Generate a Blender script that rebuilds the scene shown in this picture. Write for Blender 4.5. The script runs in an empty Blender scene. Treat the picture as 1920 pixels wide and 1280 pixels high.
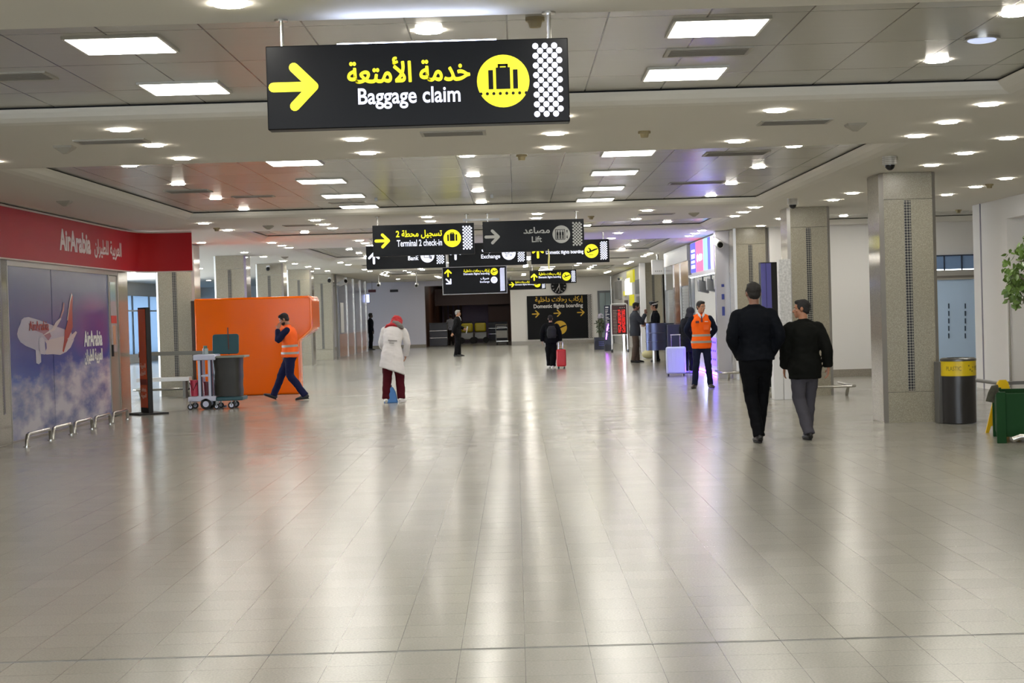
import bpy, math, random, unicodedata
import numpy as np
from mathutils import Vector, Matrix, noise

SC = bpy.context.scene
COL = SC.collection
random.seed(7)

# ------------------------------------------------------------------ camera
FPX = 3000.0
CAMZ = 1.6
VPX, VPY = 966.0, 586.0
ROLL = math.atan(0.029)
_f = Vector((VPX - 960.0, -(VPY - 640.0), -FPX)).normalized()
_z = Vector((-math.sin(ROLL), math.cos(ROLL), 0.0))
_z = (_z - _z.dot(_f) * _f).normalized()
_x = _f.cross(_z).normalized()
CAM_M = Matrix((_x, _f, _z))                     # camera vector -> world vector
cam_data = bpy.data.cameras.new('camera')
cam_data.sensor_width = 36.0
cam_data.lens = FPX / 1920.0 * 36.0
cam_data.clip_end = 300
cam = bpy.data.objects.new('camera', cam_data)
COL.objects.link(cam)
cam.matrix_world = Matrix.Translation((0, 0, CAMZ)) @ CAM_M.to_4x4()
SC.camera = cam
SC.view_settings.view_transform = 'Standard'
SC.view_settings.look = 'None'
SC.view_settings.gamma = 1
SC.view_settings.use_curve_mapping = False
SC.view_settings.exposure = 1.38

def ray(px, py):
    return (CAM_M @ Vector((px - 960.0, 640.0 - py, -FPX)))
def atY(px, py, Y):
    r = ray(px, py); return Vector((0, 0, CAMZ)) + r * (Y / r.y)
def atX(px, py, X):
    r = ray(px, py); return Vector((0, 0, CAMZ)) + r * (X / r.x)
def atZ(px, py, Z):
    r = ray(px, py); return Vector((0, 0, CAMZ)) + r * ((Z - CAMZ) / r.z)

# ------------------------------------------------------------------ light levels
L_PANEL = 6.0
L_DISC = 52.0
world = bpy.data.worlds.new('sky')
SC.world = world
world.use_nodes = True
nt = world.node_tree
nt.nodes.clear()
_o = nt.nodes.new('ShaderNodeOutputWorld')
_b = nt.nodes.new('ShaderNodeBackground')
_b.inputs[0].default_value = (0.78, 0.87, 1.0, 1)
_b.inputs[1].default_value = 4.5
nt.links.new(_b.outputs[0], _o.inputs[0])

# ------------------------------------------------------------------ materials
def lin(c):
    if isinstance(c, str):
        c = c.lstrip('#'); c = tuple(int(c[i:i + 2], 16) / 255 for i in (0, 2, 4))
    return tuple((v / 12.92 if v <= 0.04045 else ((v + 0.055) / 1.055) ** 2.4) for v in c)

MATS = {}
def mat(name, col, rough=0.6, metal=0.0, emit=0.0, ecol=None, spec=0.5, alpha=1.0, trans=0.0, coat=0.0,
        noise_amt=0.0, noise_scale=40.0, bump=0.0):
    if name in MATS: return MATS[name]
    m = bpy.data.materials.new(name); m.use_nodes = True
    t = m.node_tree; p = t.nodes['Principled BSDF']
    c = lin(col)
    p.inputs['Base Color'].default_value = (*c, 1)
    p.inputs['Roughness'].default_value = rough
    p.inputs['Metallic'].default_value = metal
    p.inputs['Specular IOR Level'].default_value = spec
    p.inputs['Transmission Weight'].default_value = trans
    p.inputs['Coat Weight'].default_value = coat
    if emit > 0:
        p.inputs['Emission Color'].default_value = (*lin(ecol or col), 1)
        p.inputs['Emission Strength'].default_value = emit
    if noise_amt > 0 or bump > 0:
        tc = t.nodes.new('ShaderNodeTexCoord'); n = t.nodes.new('ShaderNodeTexNoise')
        n.inputs['Scale'].default_value = noise_scale; n.inputs['Detail'].default_value = 4
        t.links.new(tc.outputs['Object'], n.inputs['Vector'])
        if noise_amt > 0:
            r = t.nodes.new('ShaderNodeMapRange')
            r.inputs[1].default_value = 0.25; r.inputs[2].default_value = 0.75
            r.inputs[3].default_value = 1 - noise_amt; r.inputs[4].default_value = 1 + noise_amt
            t.links.new(n.outputs['Fac'], r.inputs[0])
            v = t.nodes.new('ShaderNodeVectorMath'); v.operation = 'SCALE'
            v.inputs[0].default_value = c
            t.links.new(r.outputs[0], v.inputs['Scale'])
            t.links.new(v.outputs[0], p.inputs['Base Color'])
        if bump > 0:
            b = t.nodes.new('ShaderNodeBump'); b.inputs['Strength'].default_value = bump
            b.inputs['Distance'].default_value = 0.01
            t.links.new(n.outputs['Fac'], b.inputs['Height'])
            t.links.new(b.outputs[0], p.inputs['Normal'])
    MATS[name] = m
    return m

def nodes_of(m):
    return m.node_tree, m.node_tree.nodes['Principled BSDF']

def floor_material():
    m = mat('polished_terrazzo_tiles', '#b5b0a4', 0.16)
    t, p = nodes_of(m)
    tc = t.nodes.new('ShaderNodeTexCoord')
    br = t.nodes.new('ShaderNodeTexBrick')
    br.offset = 0.0; br.squash = 1.0
    br.inputs['Scale'].default_value = 1.0
    br.inputs['Brick Width'].default_value = 0.305
    br.inputs['Row Height'].default_value = 0.305
    br.inputs['Mortar Size'].default_value = 0.0017
    br.inputs['Mortar Smooth'].default_value = 0.0
    br.inputs['Bias'].default_value = 0.0
    br.inputs['Color1'].default_value = (*lin('#9a978d'), 1)
    br.inputs['Color2'].default_value = (*lin('#9f9c92'), 1)
    br.inputs['Mortar'].default_value = (*lin('#6c6963'), 1)
    t.links.new(tc.outputs['Object'], br.inputs['Vector'])
    n = t.nodes.new('ShaderNodeTexNoise'); n.inputs['Scale'].default_value = 90; n.inputs['Detail'].default_value = 6
    n2 = t.nodes.new('ShaderNodeTexNoise'); n2.inputs['Scale'].default_value = 0.6; n2.inputs['Detail'].default_value = 3
    t.links.new(tc.outputs['Object'], n.inputs['Vector']); t.links.new(tc.outputs['Object'], n2.inputs['Vector'])
    r = t.nodes.new('ShaderNodeMapRange'); r.inputs[1].default_value = 0.3; r.inputs[2].default_value = 0.7
    r.inputs[3].default_value = 0.88; r.inputs[4].default_value = 1.12
    t.links.new(n.outputs['Fac'], r.inputs[0])
    v = t.nodes.new('ShaderNodeVectorMath'); v.operation = 'SCALE'
    t.links.new(br.outputs['Color'], v.inputs[0]); t.links.new(r.outputs[0], v.inputs['Scale'])
    t.links.new(v.outputs[0], p.inputs['Base Color'])
    r2 = t.nodes.new('ShaderNodeMapRange'); r2.inputs[1].default_value = 0.3; r2.inputs[2].default_value = 0.7
    r2.inputs[3].default_value = 0.19; r2.inputs[4].default_value = 0.22
    t.links.new(n2.outputs['Fac'], r2.inputs[0]); t.links.new(r2.outputs[0], p.inputs['Roughness'])
    n3 = t.nodes.new('ShaderNodeTexNoise'); n3.inputs['Scale'].default_value = 3.5; n3.inputs['Detail'].default_value = 2
    t.links.new(tc.outputs['Object'], n3.inputs['Vector'])
    b = t.nodes.new('ShaderNodeBump'); b.inputs['Strength'].default_value = 0.004; b.inputs['Distance'].default_value = 0.01
    return m

def granite(name, a, b_, rough):
    m = mat(name, a, rough, spec=0.6)
    t, p = nodes_of(m)
    tc = t.nodes.new('ShaderNodeTexCoord')
    n = t.nodes.new('ShaderNodeTexNoise'); n.inputs['Scale'].default_value = 60; n.inputs['Detail'].default_value = 8
    n.inputs['Roughness'].default_value = 0.75
    vo = t.nodes.new('ShaderNodeTexVoronoi'); vo.inputs['Scale'].default_value = 130
    t.links.new(tc.outputs['Object'], n.inputs['Vector']); t.links.new(tc.outputs['Object'], vo.inputs['Vector'])
    mx = t.nodes.new('ShaderNodeMix'); mx.data_type = 'FLOAT'; mx.inputs[0].default_value = 0.35
    t.links.new(n.outputs['Fac'], mx.inputs[2]); t.links.new(vo.outputs['Distance'], mx.inputs[3])
    cr = t.nodes.new('ShaderNodeValToRGB')
    cr.color_ramp.elements[0].position = 0.35; cr.color_ramp.elements[0].color = (*lin(b_), 1)
    cr.color_ramp.elements[1].position = 0.62; cr.color_ramp.elements[1].color = (*lin(a), 1)
    t.links.new(mx.outputs[0], cr.inputs[0]); t.links.new(cr.outputs[0], p.inputs['Base Color'])
    return m

def mosaic_material():
    m = mat('zellige_mosaic', '#20222a', 0.35)
    t, p = nodes_of(m)
    tc = t.nodes.new('ShaderNodeTexCoord')
    mp = t.nodes.new('ShaderNodeMapping'); mp.inputs['Scale'].default_value = (22.2, 22.2, 22.2)
    mp.inputs['Rotation'].default_value = (0, math.radians(45), 0)
    t.links.new(tc.outputs['Object'], mp.inputs['Vector'])
    ck = t.nodes.new('ShaderNodeTexChecker'); ck.inputs['Scale'].default_value = 1.75
    ck.inputs['Color1'].default_value = (*lin('#15161d'), 1); ck.inputs['Color2'].default_value = (*lin('#8b877c'), 1)
    t.links.new(mp.outputs[0], ck.inputs['Vector'])
    t.links.new(ck.outputs[0], p.inputs['Base Color'])
    return m

def tile_ceiling_material():
    m = mat('metal_ceiling_tiles', '#a5a299', 0.24, metal=0.0, spec=0.55)
    t, p = nodes_of(m)
    tc = t.nodes.new('ShaderNodeTexCoord')
    br = t.nodes.new('ShaderNodeTexBrick'); br.offset = 0.0
    br.inputs['Scale'].default_value = 1.0
    br.inputs['Brick Width'].default_value = 0.63
    br.inputs['Row Height'].default_value = 1.25
    br.inputs['Mortar Size'].default_value = 0.006
    br.inputs['Mortar Smooth'].default_value = 0.0
    br.inputs['Color1'].default_value = (*lin('#b7b4ab'), 1)
    br.inputs['Color2'].default_value = (*lin('#c2bfb6'), 1)
    br.inputs['Mortar'].default_value = (*lin('#55534e'), 1)
    t.links.new(tc.outputs['Object'], br.inputs['Vector'])
    t.links.new(br.outputs['Color'], p.inputs['Base Color'])
    n = t.nodes.new('ShaderNodeTexNoise'); n.inputs['Scale'].default_value = 1.0; n.inputs['Detail'].default_value = 2
    mp = t.nodes.new('ShaderNodeMapping'); mp.inputs['Scale'].default_value = (0.8, 4.0, 1)
    t.links.new(tc.outputs['Object'], mp.inputs['Vector']); t.links.new(mp.outputs[0], n.inputs['Vector'])
    b = t.nodes.new('ShaderNodeBump'); b.inputs['Strength'].default_value = 0.1; b.inputs['Distance'].default_value = 0.02
    t.links.new(n.outputs['Fac'], b.inputs['Height']); t.links.new(b.outputs[0], p.inputs['Normal'])
    return m

OW = ['first', 'second', 'third', 'fourth', 'fifth', 'sixth', 'seventh', 'eighth', 'ninth', 'tenth', 'eleventh', 'twelfth', 'thirteenth', 'fourteenth', 'fifteenth', 'sixteenth']
M_FLOOR = floor_material()
M_GRAN = granite('speckled_granite', '#aca591', '#7d7664', 0.3)
M_GRANP = granite('polished_granite_side', '#a39c8f', '#777063', 0.09)
M_MOSAIC = mosaic_material()
M_TILE = tile_ceiling_material()
M_WHITE = mat('white_paint', '#e2dfda', 0.75)
M_SOFFIT = mat('soffit_paint', '#dad6cb', 0.7)
M_BLACK = mat('black_gap', '#0c0c0c', 0.8)
M_CHROME = mat('brushed_steel', '#bdbbb5', 0.22, metal=1.0)
M_GREYM = mat('grey_metal', '#7c7b78', 0.4, metal=0.6)
M_DARKM = mat('dark_metal', '#26262a', 0.4, metal=0.3)
M_SIGN = mat('sign_black', '#070708', 0.4, spec=0.15)
M_YEL = mat('lit_yellow', '#e9e21a', 0.5, emit=0.30, ecol='#f2ea14')
M_WHT = mat('lit_white', '#dfe2ee', 0.5, emit=0.32, ecol='#dfe4ff')
M_YOFF = mat('unlit_amber', '#c9a021', 0.5)
M_WOFF = mat('unlit_pale_grey', '#a8a8a2', 0.5)
M_WPRINT = mat('printed_white', '#d8d5d0', 0.5)
M_PANELL = mat('lamp_panel_glow', '#ffffff', 0.5, emit=L_PANEL, ecol='#fffbf2')
M_DISCL = mat('downlight_glow', '#ffffff', 0.5, emit=L_DISC, ecol='#fffbf2')
M_ORANGE = mat('glossy_orange', '#e06000', 0.17, spec=0.2)
M_ORANGED = mat('orange_side', '#d9480b', 0.2)
M_RED = mat('red_fascia', '#a50d12', 0.5, spec=0.2)
M_GLASS = mat('clear_glass', '#cfdfe6', 0.05, trans=0.9)
M_BLUEGL = mat('blue_frosted_glass', '#bfd8f4', 0.35)
M_RUBBER = mat('black_rubber', '#151515', 0.6)
M_PLWHITE = mat('white_plastic', '#d9d8d6', 0.4)

# ------------------------------------------------------------------ mesh helpers
def sweep_frame(d, ref):
    d = d.normalized()
    s = d.cross(ref)
    if s.length < 1e-5:
        s = d.cross(Vector((1, 0, 0)) if abs(d.x) < 0.9 else Vector((0, 1, 0)))
    s.normalize()
    return s, s.cross(d).normalized() * -1

class B:
    def __init__(self): self.v = []; self.f = []
    def add(self, vs, fs):
        n = len(self.v); self.v += [tuple(p) for p in vs]; self.f += [tuple(i + n for i in q) for q in fs]; return self
    def box(self, x0, x1, y0, y1, z0, z1):
        return self.add([(x0, y0, z0), (x1, y0, z0), (x1, y1, z0), (x0, y1, z0), (x0, y0, z1), (x1, y0, z1), (x1, y1, z1), (x0, y1, z1)],
                        [(0, 3, 2, 1), (4, 5, 6, 7), (0, 1, 5, 4), (1, 2, 6, 5), (2, 3, 7, 6), (3, 0, 4, 7)])
    def obox(self, c, sx, sy, sz, rot=None):
        R = rot or Matrix.Identity(3)
        vs = [Vector(c) + R @ Vector((a * sx / 2, b * sy / 2, d * sz / 2)) for d in (-1, 1) for a, b in ((-1, -1), (1, -1), (1, 1), (-1, 1))]
        return self.add(vs, [(0, 3, 2, 1), (4, 5, 6, 7), (0, 1, 5, 4), (1, 2, 6, 5), (2, 3, 7, 6), (3, 0, 4, 7)])
    def quad(self, a, b, c, d): return self.add([a, b, c, d], [(0, 1, 2, 3)])
    def loft(self, pts, rad, ref=(0, 1, 0), seg=12, cap=True, sq=1.0):
        """tube through pts; rad = r or (r_side, r_ref)"""
        pts = [Vector(p) for p in pts]; ref = Vector(ref); rings = []
        for i, p in enumerate(pts):
            a = pts[max(0, i - 1)]; b = pts[min(len(pts) - 1, i + 1)]
            s, u = sweep_frame(b - a, ref)
            r = rad[i] if isinstance(rad, (list, tuple)) else rad
            ra, rb = r if isinstance(r, (list, tuple)) else (r, r)
            ring = []
            for k in range(seg):
                t = 2 * math.pi * k / seg
                c, q = math.cos(t), math.sin(t)
                if sq != 1.0:
                    c = math.copysign(abs(c) ** sq, c); q = math.copysign(abs(q) ** sq, q)
                ring.append(p + s * ra * c + u * rb * q)
            rings.append(ring)
        vs = [q for r in rings for q in r]; fs = []
        for i in range(len(rings) - 1):
            for k in range(seg):
                a = i * seg + k; b = i * seg + (k + 1) % seg
                fs.append((a, b, b + seg, a + seg))
        if cap:
            fs.append(tuple(range(seg - 1, -1, -1))); fs.append(tuple(range((len(rings) - 1) * seg, len(rings) * seg)))
        return self.add(vs, fs)
    def cyl(self, a, b, r, seg=16, r2=None):
        return self.loft([a, b], [r, r if r2 is None else r2], seg=seg, ref=(0.123, 0.91, 0.05))
    def tube(self, pts, r, seg=8): return self.loft(pts, [r] * len(pts), seg=seg, ref=(0.03, 0.02, 1) )
    def ell(self, c, rx, ry, rz, rot=None, nu=16, nv=10):
        R = rot or Matrix.Identity(3); c = Vector(c); vs = [c + R @ Vector((0, 0, -rz))]
        for j in range(1, nv):
            ph = -math.pi / 2 + math.pi * j / nv
            for i in range(nu):
                t = 2 * math.pi * i / nu
                vs.append(c + R @ Vector((rx * math.cos(ph) * math.cos(t), ry * math.cos(ph) * math.sin(t), rz * math.sin(ph))))
        vs.append(c + R @ Vector((0, 0, rz))); fs = []
        for i in range(nu):
            fs.append((0, 1 + (i + 1) % nu, 1 + i))
            fs.append((len(vs) - 1, 1 + (nv - 2) * nu + i, 1 + (nv - 2) * nu + (i + 1) % nu))
        for j in range(nv - 2):
            for i in range(nu):
                a = 1 + j * nu + i; b = 1 + j * nu + (i + 1) % nu
                fs.append((a, b, b + nu, a + nu))
        return self.add(vs, fs)
    def prism(self, poly, fn, d0, d1):
        """poly: list of 2D; fn(u,v,d)->3D"""
        n = len(poly)
        vs = [fn(u, v, d0) for u, v in poly] + [fn(u, v, d1) for u, v in poly]
        fs = [tuple(range(n)), tuple(range(2 * n - 1, n - 1, -1))] + [(i, i + n, (i + 1) % n + n, (i + 1) % n) for i in range(n)]
        return self.add(vs, fs)
    def obj(self, name, m, parent=None, smooth=True, bevel=0.0, angle=35, fix=True):
        me = bpy.data.meshes.new(name); me.from_pydata(self.v, [], self.f); me.update()
        if fix:
            import bmesh
            bm = bmesh.new(); bm.from_mesh(me); bmesh.ops.recalc_face_normals(bm, faces=bm.faces); bm.to_mesh(me); bm.free()
        if m: me.materials.append(m)
        if smooth:
            me.shade_smooth(); me.set_sharp_from_angle(angle=math.radians(angle))
        o = bpy.data.objects.new(name, me); COL.objects.link(o)
        if parent: o.parent = parent
        if bevel > 0:
            md = o.modifiers.new('bevel', 'BEVEL'); md.width = bevel; md.segments = 3; md.limit_method = 'ANGLE'
        return o

def tag(o, label, cat, group=None):
    o['label'] = label; o['category'] = cat
    if group: o['group'] = group
    return o
def plabel(o, label): o['label'] = label; return o
def thing(name, label, cat, loc=(0, 0, 0), rz=0.0, group=None):
    o = bpy.data.objects.new(name, None); COL.objects.link(o); o.empty_display_size = 0.1
    o.location = loc; o.rotation_euler = (0, 0, rz)
    return tag(o, label, cat, group)
def struct(o):
    o['kind'] = 'structure'; return o
def dup(root, loc, label, group=None, rz=None):
    r = root.copy(); COL.objects.link(r); r.location = loc; r['label'] = label
    if rz is not None: r.rotation_euler = (0, 0, rz)
    if group: r['group'] = group
    for ch in list(root.children):
        c = ch.copy(); COL.objects.link(c); c.parent = r
        for g in list(ch.children):
            d = g.copy(); COL.objects.link(d); d.parent = c
    return r

# ------------------------------------------------------------------ the hall
Y_FAR = 80.0
def rot_strip(name, m, boxes):
    b = B()
    for q in boxes: b.box(*q)
    return struct(b.obj(name, m))

rot_strip('floor', M_FLOOR, [(-16, 14, -14, 102, -0.1, 0)])
rot_strip('trim_1', mat('floor_joint_strip', '#6d6b66', 0.3, metal=0.7), [(-16, 14, 7.60, 7.606, 0, 0.0015), (-16, 14, 7.622, 7.628, 0, 0.0015)])

# ceiling: soffit at z=3.3 with coffers cut in, tile panels at 3.42
CX0, CX1 = -5.30, 4.05
COVE = 0.25
COFF = [(-13.5, -8.5), (-4.3, 5.1), (9.16, 13.3), (17.2, 26.6), (30.7, 34.6), (38.9, 48.0), (52.3, 56.2), (60.4, 69.6), (73.8, 77.8)]
ZS, ZT = 3.30, 3.42
sof = B()
def soffit_rects():
    ys = [-14.0]
    for a, b in COFF:
        a2 = a; b2 = b + COVE
        sof.box(-16, 14, ys[-1], a2, ZS, ZS + 0.05)
        sof.box(-16, CX0 - COVE, a2, b2, ZS, ZS + 0.05)
        if abs(a - 30.7) < 0.1:          # the aisle coffer on the right shares this bay
            sof.box(CX1 + COVE, 5.9, a2, b2, ZS, ZS + 0.05)
            sof.box(5.9, 11.5, a2 , 29.7 + 1.0, ZS, ZS + 0.05) if False else None
            sof.box(11.5, 14, a2, b2, ZS, ZS + 0.05)
            sof.box(5.9, 11.5, 34.5, b2, ZS, ZS + 0.05)
        else:
            sof.box(CX1 + COVE, 14, a2, b2, ZS, ZS + 0.05)
        ys.append(b2)
    sof.box(-16, 14, ys[-1], 102, ZS, ZS + 0.05)
soffit_rects()
struct(sof.obj('ceiling', M_SOFFIT))
tl = B()
for a, b in COFF: tl.box(CX0 - 0.2, CX1 + 0.2, a - 0.2, b + 0.15, ZT, ZT + 0.03)
tl.box(5.8, 11.6, 30.7, 34.6, ZT, ZT + 0.03)
struct(tl.obj('ceiling', M_TILE))
rot_strip('ceiling', mat('light_seal_slab', '#8a8883', .9), [(-16.3, 14.3, -14.3, 102.3, 3.55, 3.7), (-16.3, -16.05, -14.3, 102.3, 3.3, 3.55), (14.05, 14.3, -14.3, 102.3, 3.3, 3.55), (-16.3, 14.3, 102.05, 102.3, 3.3, 3.55)])  # unseen slab over the ceiling, added to stop sky light leaking in
# black strips that paint in the shadow gap, and rounded cove mouldings round each coffer
cv = B(); gp = B()
for a, b in COFF:
    prof = [(COVE, 0.0), (COVE * 0.62, 0.012), (COVE * 0.3, 0.04), (COVE * 0.1, 0.075), (0, 0.10), (0.0, 0.104), (-0.0, 0.104)]
    for i in range(len(prof) - 1):
        (o0, z0), (o1, z1) = prof[i], prof[i + 1]
        for (xa, xb) in (((CX0, -1), (CX0, -1)), ((CX1, 1), (CX1, 1))):
            x, s = xa
            cv.quad((x + s * o0, a, ZS + z0), (x + s * o0, b + o0, ZS + z0), (x + s * o1, b + o1, ZS + z1), (x + s * o1, a, ZS + z1))
        cv.quad((CX0 - o0, b + o0, ZS + z0), (CX1 + o0, b + o0, ZS + z0), (CX1 + o1, b + o1, ZS + z1), (CX0 - o1, b + o1, ZS + z1))
    cv.box(CX0 - COVE, CX1 + COVE, a - 0.03, a, ZS + 0.0005, ZT)
    for (x0, x1, y0, y1) in ((CX0 - 0.04, CX0 - 0.02, a, b), (CX1 + 0.02, CX1 + 0.04, a, b), (CX0, CX1, b + 0.02, b + 0.04)):
        gp.box(x0, x1, y0, y1, ZS + 0.09, ZT)
cv.quad((5.9, 34.5, ZS), (11.5, 34.5, ZS), (11.5, 34.42, ZS + 0.104), (5.9, 34.42, ZS + 0.104))
gp.box(5.9, 11.5, 34.45, 34.47, ZS + 0.09, ZT)
struct(cv.obj('trim_2', M_SOFFIT, fix=False)); struct(gp.obj('shadow_gap_strips', M_BLACK))

# walls
rot_strip('wall_back', M_WHITE, [(-16, 14, -14.3, -14, 0, 0.4), (-16, 14, -14.3, -14, 3.0, 3.6)])
rot_strip('window_fill_back', M_GREYM, [(-16 + 2.5 * k, -15.92 + 2.5 * k, -14.2, -14.1, 0.4, 3.0) for k in range(13)])  # unseen opening behind the camera, added to let in sky fill light
rot_strip('wall_right', M_WHITE, [(8.35, 8.75, 27.1, 29.1, 0, 3.3), (8.35, 8.75, 10, 27.1, 2.95, 3.3), (8.35, 8.75, -14, 10, 0, 3.3), (11.5, 11.8, 29.1, 35, 0, 3.6)])
rot_strip('wall_recess', mat('beige_paint', '#bdb7ad', 0.8), [(8.76, 9.0, 10, 29.1, 0, 3.3)])
rot_strip('wall_aisle', M_WHITE, [(5.57, 9.0, 34.85, 35.05, 0, 3.32), (10.25, 11.5, 34.85, 35.05, 0, 3.32), (9.0, 10.25, 34.85, 35.05, 2.58, 3.32), (8.75, 11.5, 28.9, 29.1, 0, 3.3)])
rot_strip('baseboard_aisle', M_GRANP, [(5.57, 9.0, 34.82, 34.85, 0, 0.16)])
rot_strip('wall_rear_right', M_WHITE, [(6.6, 6.8, 35.05, 79, 0, 3.3)])
rot_strip('wall_far', mat('far_wall_white', '#e4e1db', 0.6), [(-0.22, 6.6, 79.0, 79.3, 0, 3.3)])
rot_strip('baseboard_far', M_GRANP, [(-0.22, 6.6, 78.97, 79.0, 0, 0.18)])
rot_strip('wall_far_left', mat('far_wall_lilac', '#d9d7e2', 0.6), [(-9.6, -4.5, 80.0, 80.3, 0, 3.3), (-4.5, -0.22, 80.0, 80.3, 3.05, 3.3)])
rot_strip('baseboard_far_left', M_GRANP, [(-9.6, -4.5, 79.97, 80.0, 0, 0.15)])
DK = mat('dim_brown_panelling', '#6a4530', 0.4)
rot_strip('wall_recess_far', DK, [(-4.7, -4.5, 80.3, 101, 0, 3.3), (-0.22, 0.0, 79.3, 101, 0, 3.3), (-4.7, 0, 100.8, 101, 0, 3.3), (-4.5, -0.22, 90, 90.1, 2.1, 3.05), (-2.1, -0.22, 96, 96.1, 0, 2.0)])
# granite / lift wall on the left side of the far corridor
M_LIFT = mat('grey_stone_wall', '#8f8d88', 0.14, noise_amt=0.08, noise_scale=3)
rot_strip('wall_corridor', M_LIFT, [(-7.6, -6.95, 62.6, 75.3, 0, 3.3)])
rot_strip('wall_left', M_WHITE, [(-16, -15.7, 29, 80, 0, 0.35), (-16, -15.7, 29, 80, 2.75, 3.3), (-16, -9.6, 80, 80.3, 0, 3.3), (-16, -7.2, 29.35, 29.5, 0, 3.3), (-16, -15.7, -14, 29.4, 0, 3.3)])
wn = B()
for k in range(17):
    wn.box(-15.75, -15.65, 29.5 + k * 3.0, 29.62 + k * 3.0, 0.35, 2.75)
struct(wn.obj('window_1', M_GREYM))
mtr = bpy.data.materials.new('frosted_daylight_glass'); mtr.use_nodes = True
t = mtr.node_tree; t.nodes.clear(); oo = t.nodes.new('ShaderNodeOutputMaterial')
tb = t.nodes.new('ShaderNodeBsdfTranslucent'); tb.inputs[0].default_value = (0.22, 0.27, 0.32, 1)
gb = t.nodes.new('ShaderNodeBsdfGlossy'); gb.inputs[1].default_value = 0.1
mx = t.nodes.new('ShaderNodeMixShader'); mx.inputs[0].default_value = 0.12
t.links.new(tb.outputs[0], mx.inputs[1]); t.links.new(gb.outputs[0], mx.inputs[2]); t.links.new(mx.outputs[0], oo.inputs[0])
struct(B().box(-15.72, -15.7, 62.0, 80, 0.35, 2.75).obj('window_2', mtr))
mcl = bpy.data.materials.new('daylight_fill_panes'); mcl.use_nodes = True
t = mcl.node_tree; t.nodes.clear(); oo = t.nodes.new('ShaderNodeOutputMaterial')
tb = t.nodes.new('ShaderNodeBsdfTranslucent'); tb.inputs[0].default_value = (0.95, 0.95, 0.95, 1)
t.links.new(tb.outputs[0], oo.inputs[0])
struct(B().box(-15.72, -15.7, 29.5, 62.0, 0.35, 2.75).obj('window_fill_left', mcl))  # unseen bright panes added to throw more daylight into the left hall
struct(B().box(-15.66, -15.6, 29.5, 80, 2.1, 2.16).obj('trim_4', M_WHITE))

# blue glass door in the aisle wall
dr = B().box(9.0, 10.25, 34.80, 34.84, 0.0, 2.04).obj('door_1', M_BLUEGL); struct(dr)
B().box(9.0, 10.25, 34.76, 34.80, 2.04, 2.25).obj('door_frame', mat('door_lintel', '#a8a59d', 0.5), dr)
B().box(9.0, 10.25, 34.755, 34.76, 2.08, 2.13).obj('closer_rail', mat('rail_dark', '#77726a', 0.5), dr)
w3 = struct(B().box(9.0, 10.25, 34.80, 34.84, 2.27, 2.56).obj('window_3', mat('dusky_blue_glass', '#7f9cc4', 0.12)))
b = B()
for x in (9.0, 9.33, 9.71, 10.08): b.box(x, x + 0.03, 34.78, 34.8, 2.25, 2.58)
b.box(9.0, 10.25, 34.78, 34.8, 2.555, 2.58); b.obj('window_frame', mat('navy_frame', '#2c3a50', 0.4), w3)
b = B()
for px in (1779, 1810):
    for k in range(5):
        p = atY(px, 573 + k * 14, 34.79); b.box(p.x - 0.012, p.x + 0.012, 34.785, 34.8, p.z - 0.06, p.z + 0.05)
plabel(b.obj('door_stickers', mat('sticker_dark', '#33465e', 0.5), dr), 'dark worn sticker marks on the blue glass')
b = B(); 
for px in (1841,):
    p = atX(px, 560, 8.34); b.box(8.335, 8.35, p.y - 0.02, p.y + 0.02, 0, 3.3)
struct(b.obj('trim_5', mat('seam_grey', '#8b8790', 0.5)))
struct(B().box(8.34, 8.36, 27.06, 27.12, 0, 1.6).obj('trim_6', M_CHROME))

# ------------------------------------------------------------------ pillars
def pillar(x0, x1, y0, label, dep=0.76, stripe_side=False, ztop=ZS - 0.004):
    cx = (x0 + x1) / 2
    t = thing('pillar', label, 'pillar', (cx, y0, 0), 0, 'granite pillars')
    w = (x1 - x0) / 2; ch = 0.05
    b = B()
    poly = [(-w + ch, 0), (w - ch, 0), (w, ch), (w, dep - ch), (w - ch, dep), (-w + ch, dep), (-w, dep - ch), (-w, ch)]
    for z0, z1 in ((0, 0.40), (0.405, 2.945), (2.95, ztop)):
        b.prism(poly, lambda u, v, d: (u, v, d), z0, z1)
    b.obj('granite_cladding', M_GRAN, t, smooth=False)
    b = B()
    for s in (-1, 1):
        b.box(s * w - 0.004, s * w + 0.004, ch, dep - ch, 0.01, ztop - 0.01)
    plabel(b.obj('side_cladding', M_GRANP, t, smooth=False), 'polished mirror-like side faces')
    b = B()
    for s in (-1, 1):
        q = [(s * (w - ch), -0.003), (s * (w + 0.003), ch), (s * (w - 0.01), ch), (s * (w - ch), 0.008)]
        b.prism(q, lambda u, v, d: (u, v, d), 0.0, ztop - 0.005)
    plabel(b.obj('corner_strip', mat('satin_steel', '#a3a19b', .42, metal=.9), t, smooth=False), 'brushed steel corner strips')
    if stripe_side:
        b = B().box(w + 0.004, w + 0.008, dep / 2 - 0.045, dep / 2 + 0.045, 0.42, 2.93)
    else:
        b = B().box(-0.055, 0.035, -0.006, 0.0, 0.42, 2.93)
    plabel(b.obj('mosaic_strip', M_MOSAIC, t, smooth=False), 'black and white star mosaic strip')
    return t
ORD = ['nearest', 'second', 'third', 'fourth', 'fifth', 'sixth', 'seventh']
pillar(4.85, 5.59, 21.15, 'wide speckled granite pillar on the right, nearest the camera, next to the black bin')
pillar(4.80, 5.54, 28.0, 'second granite pillar on the right, behind the two men walking away, beside the white patterned column')
pillar(4.80, 5.54, 34.9, 'third granite pillar on the right, at the near end of the lit blue and pink kiosk')
pillar(4.80, 5.50, 59.3, 'slim far granite pillar on the right behind the uniformed officer')
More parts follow.
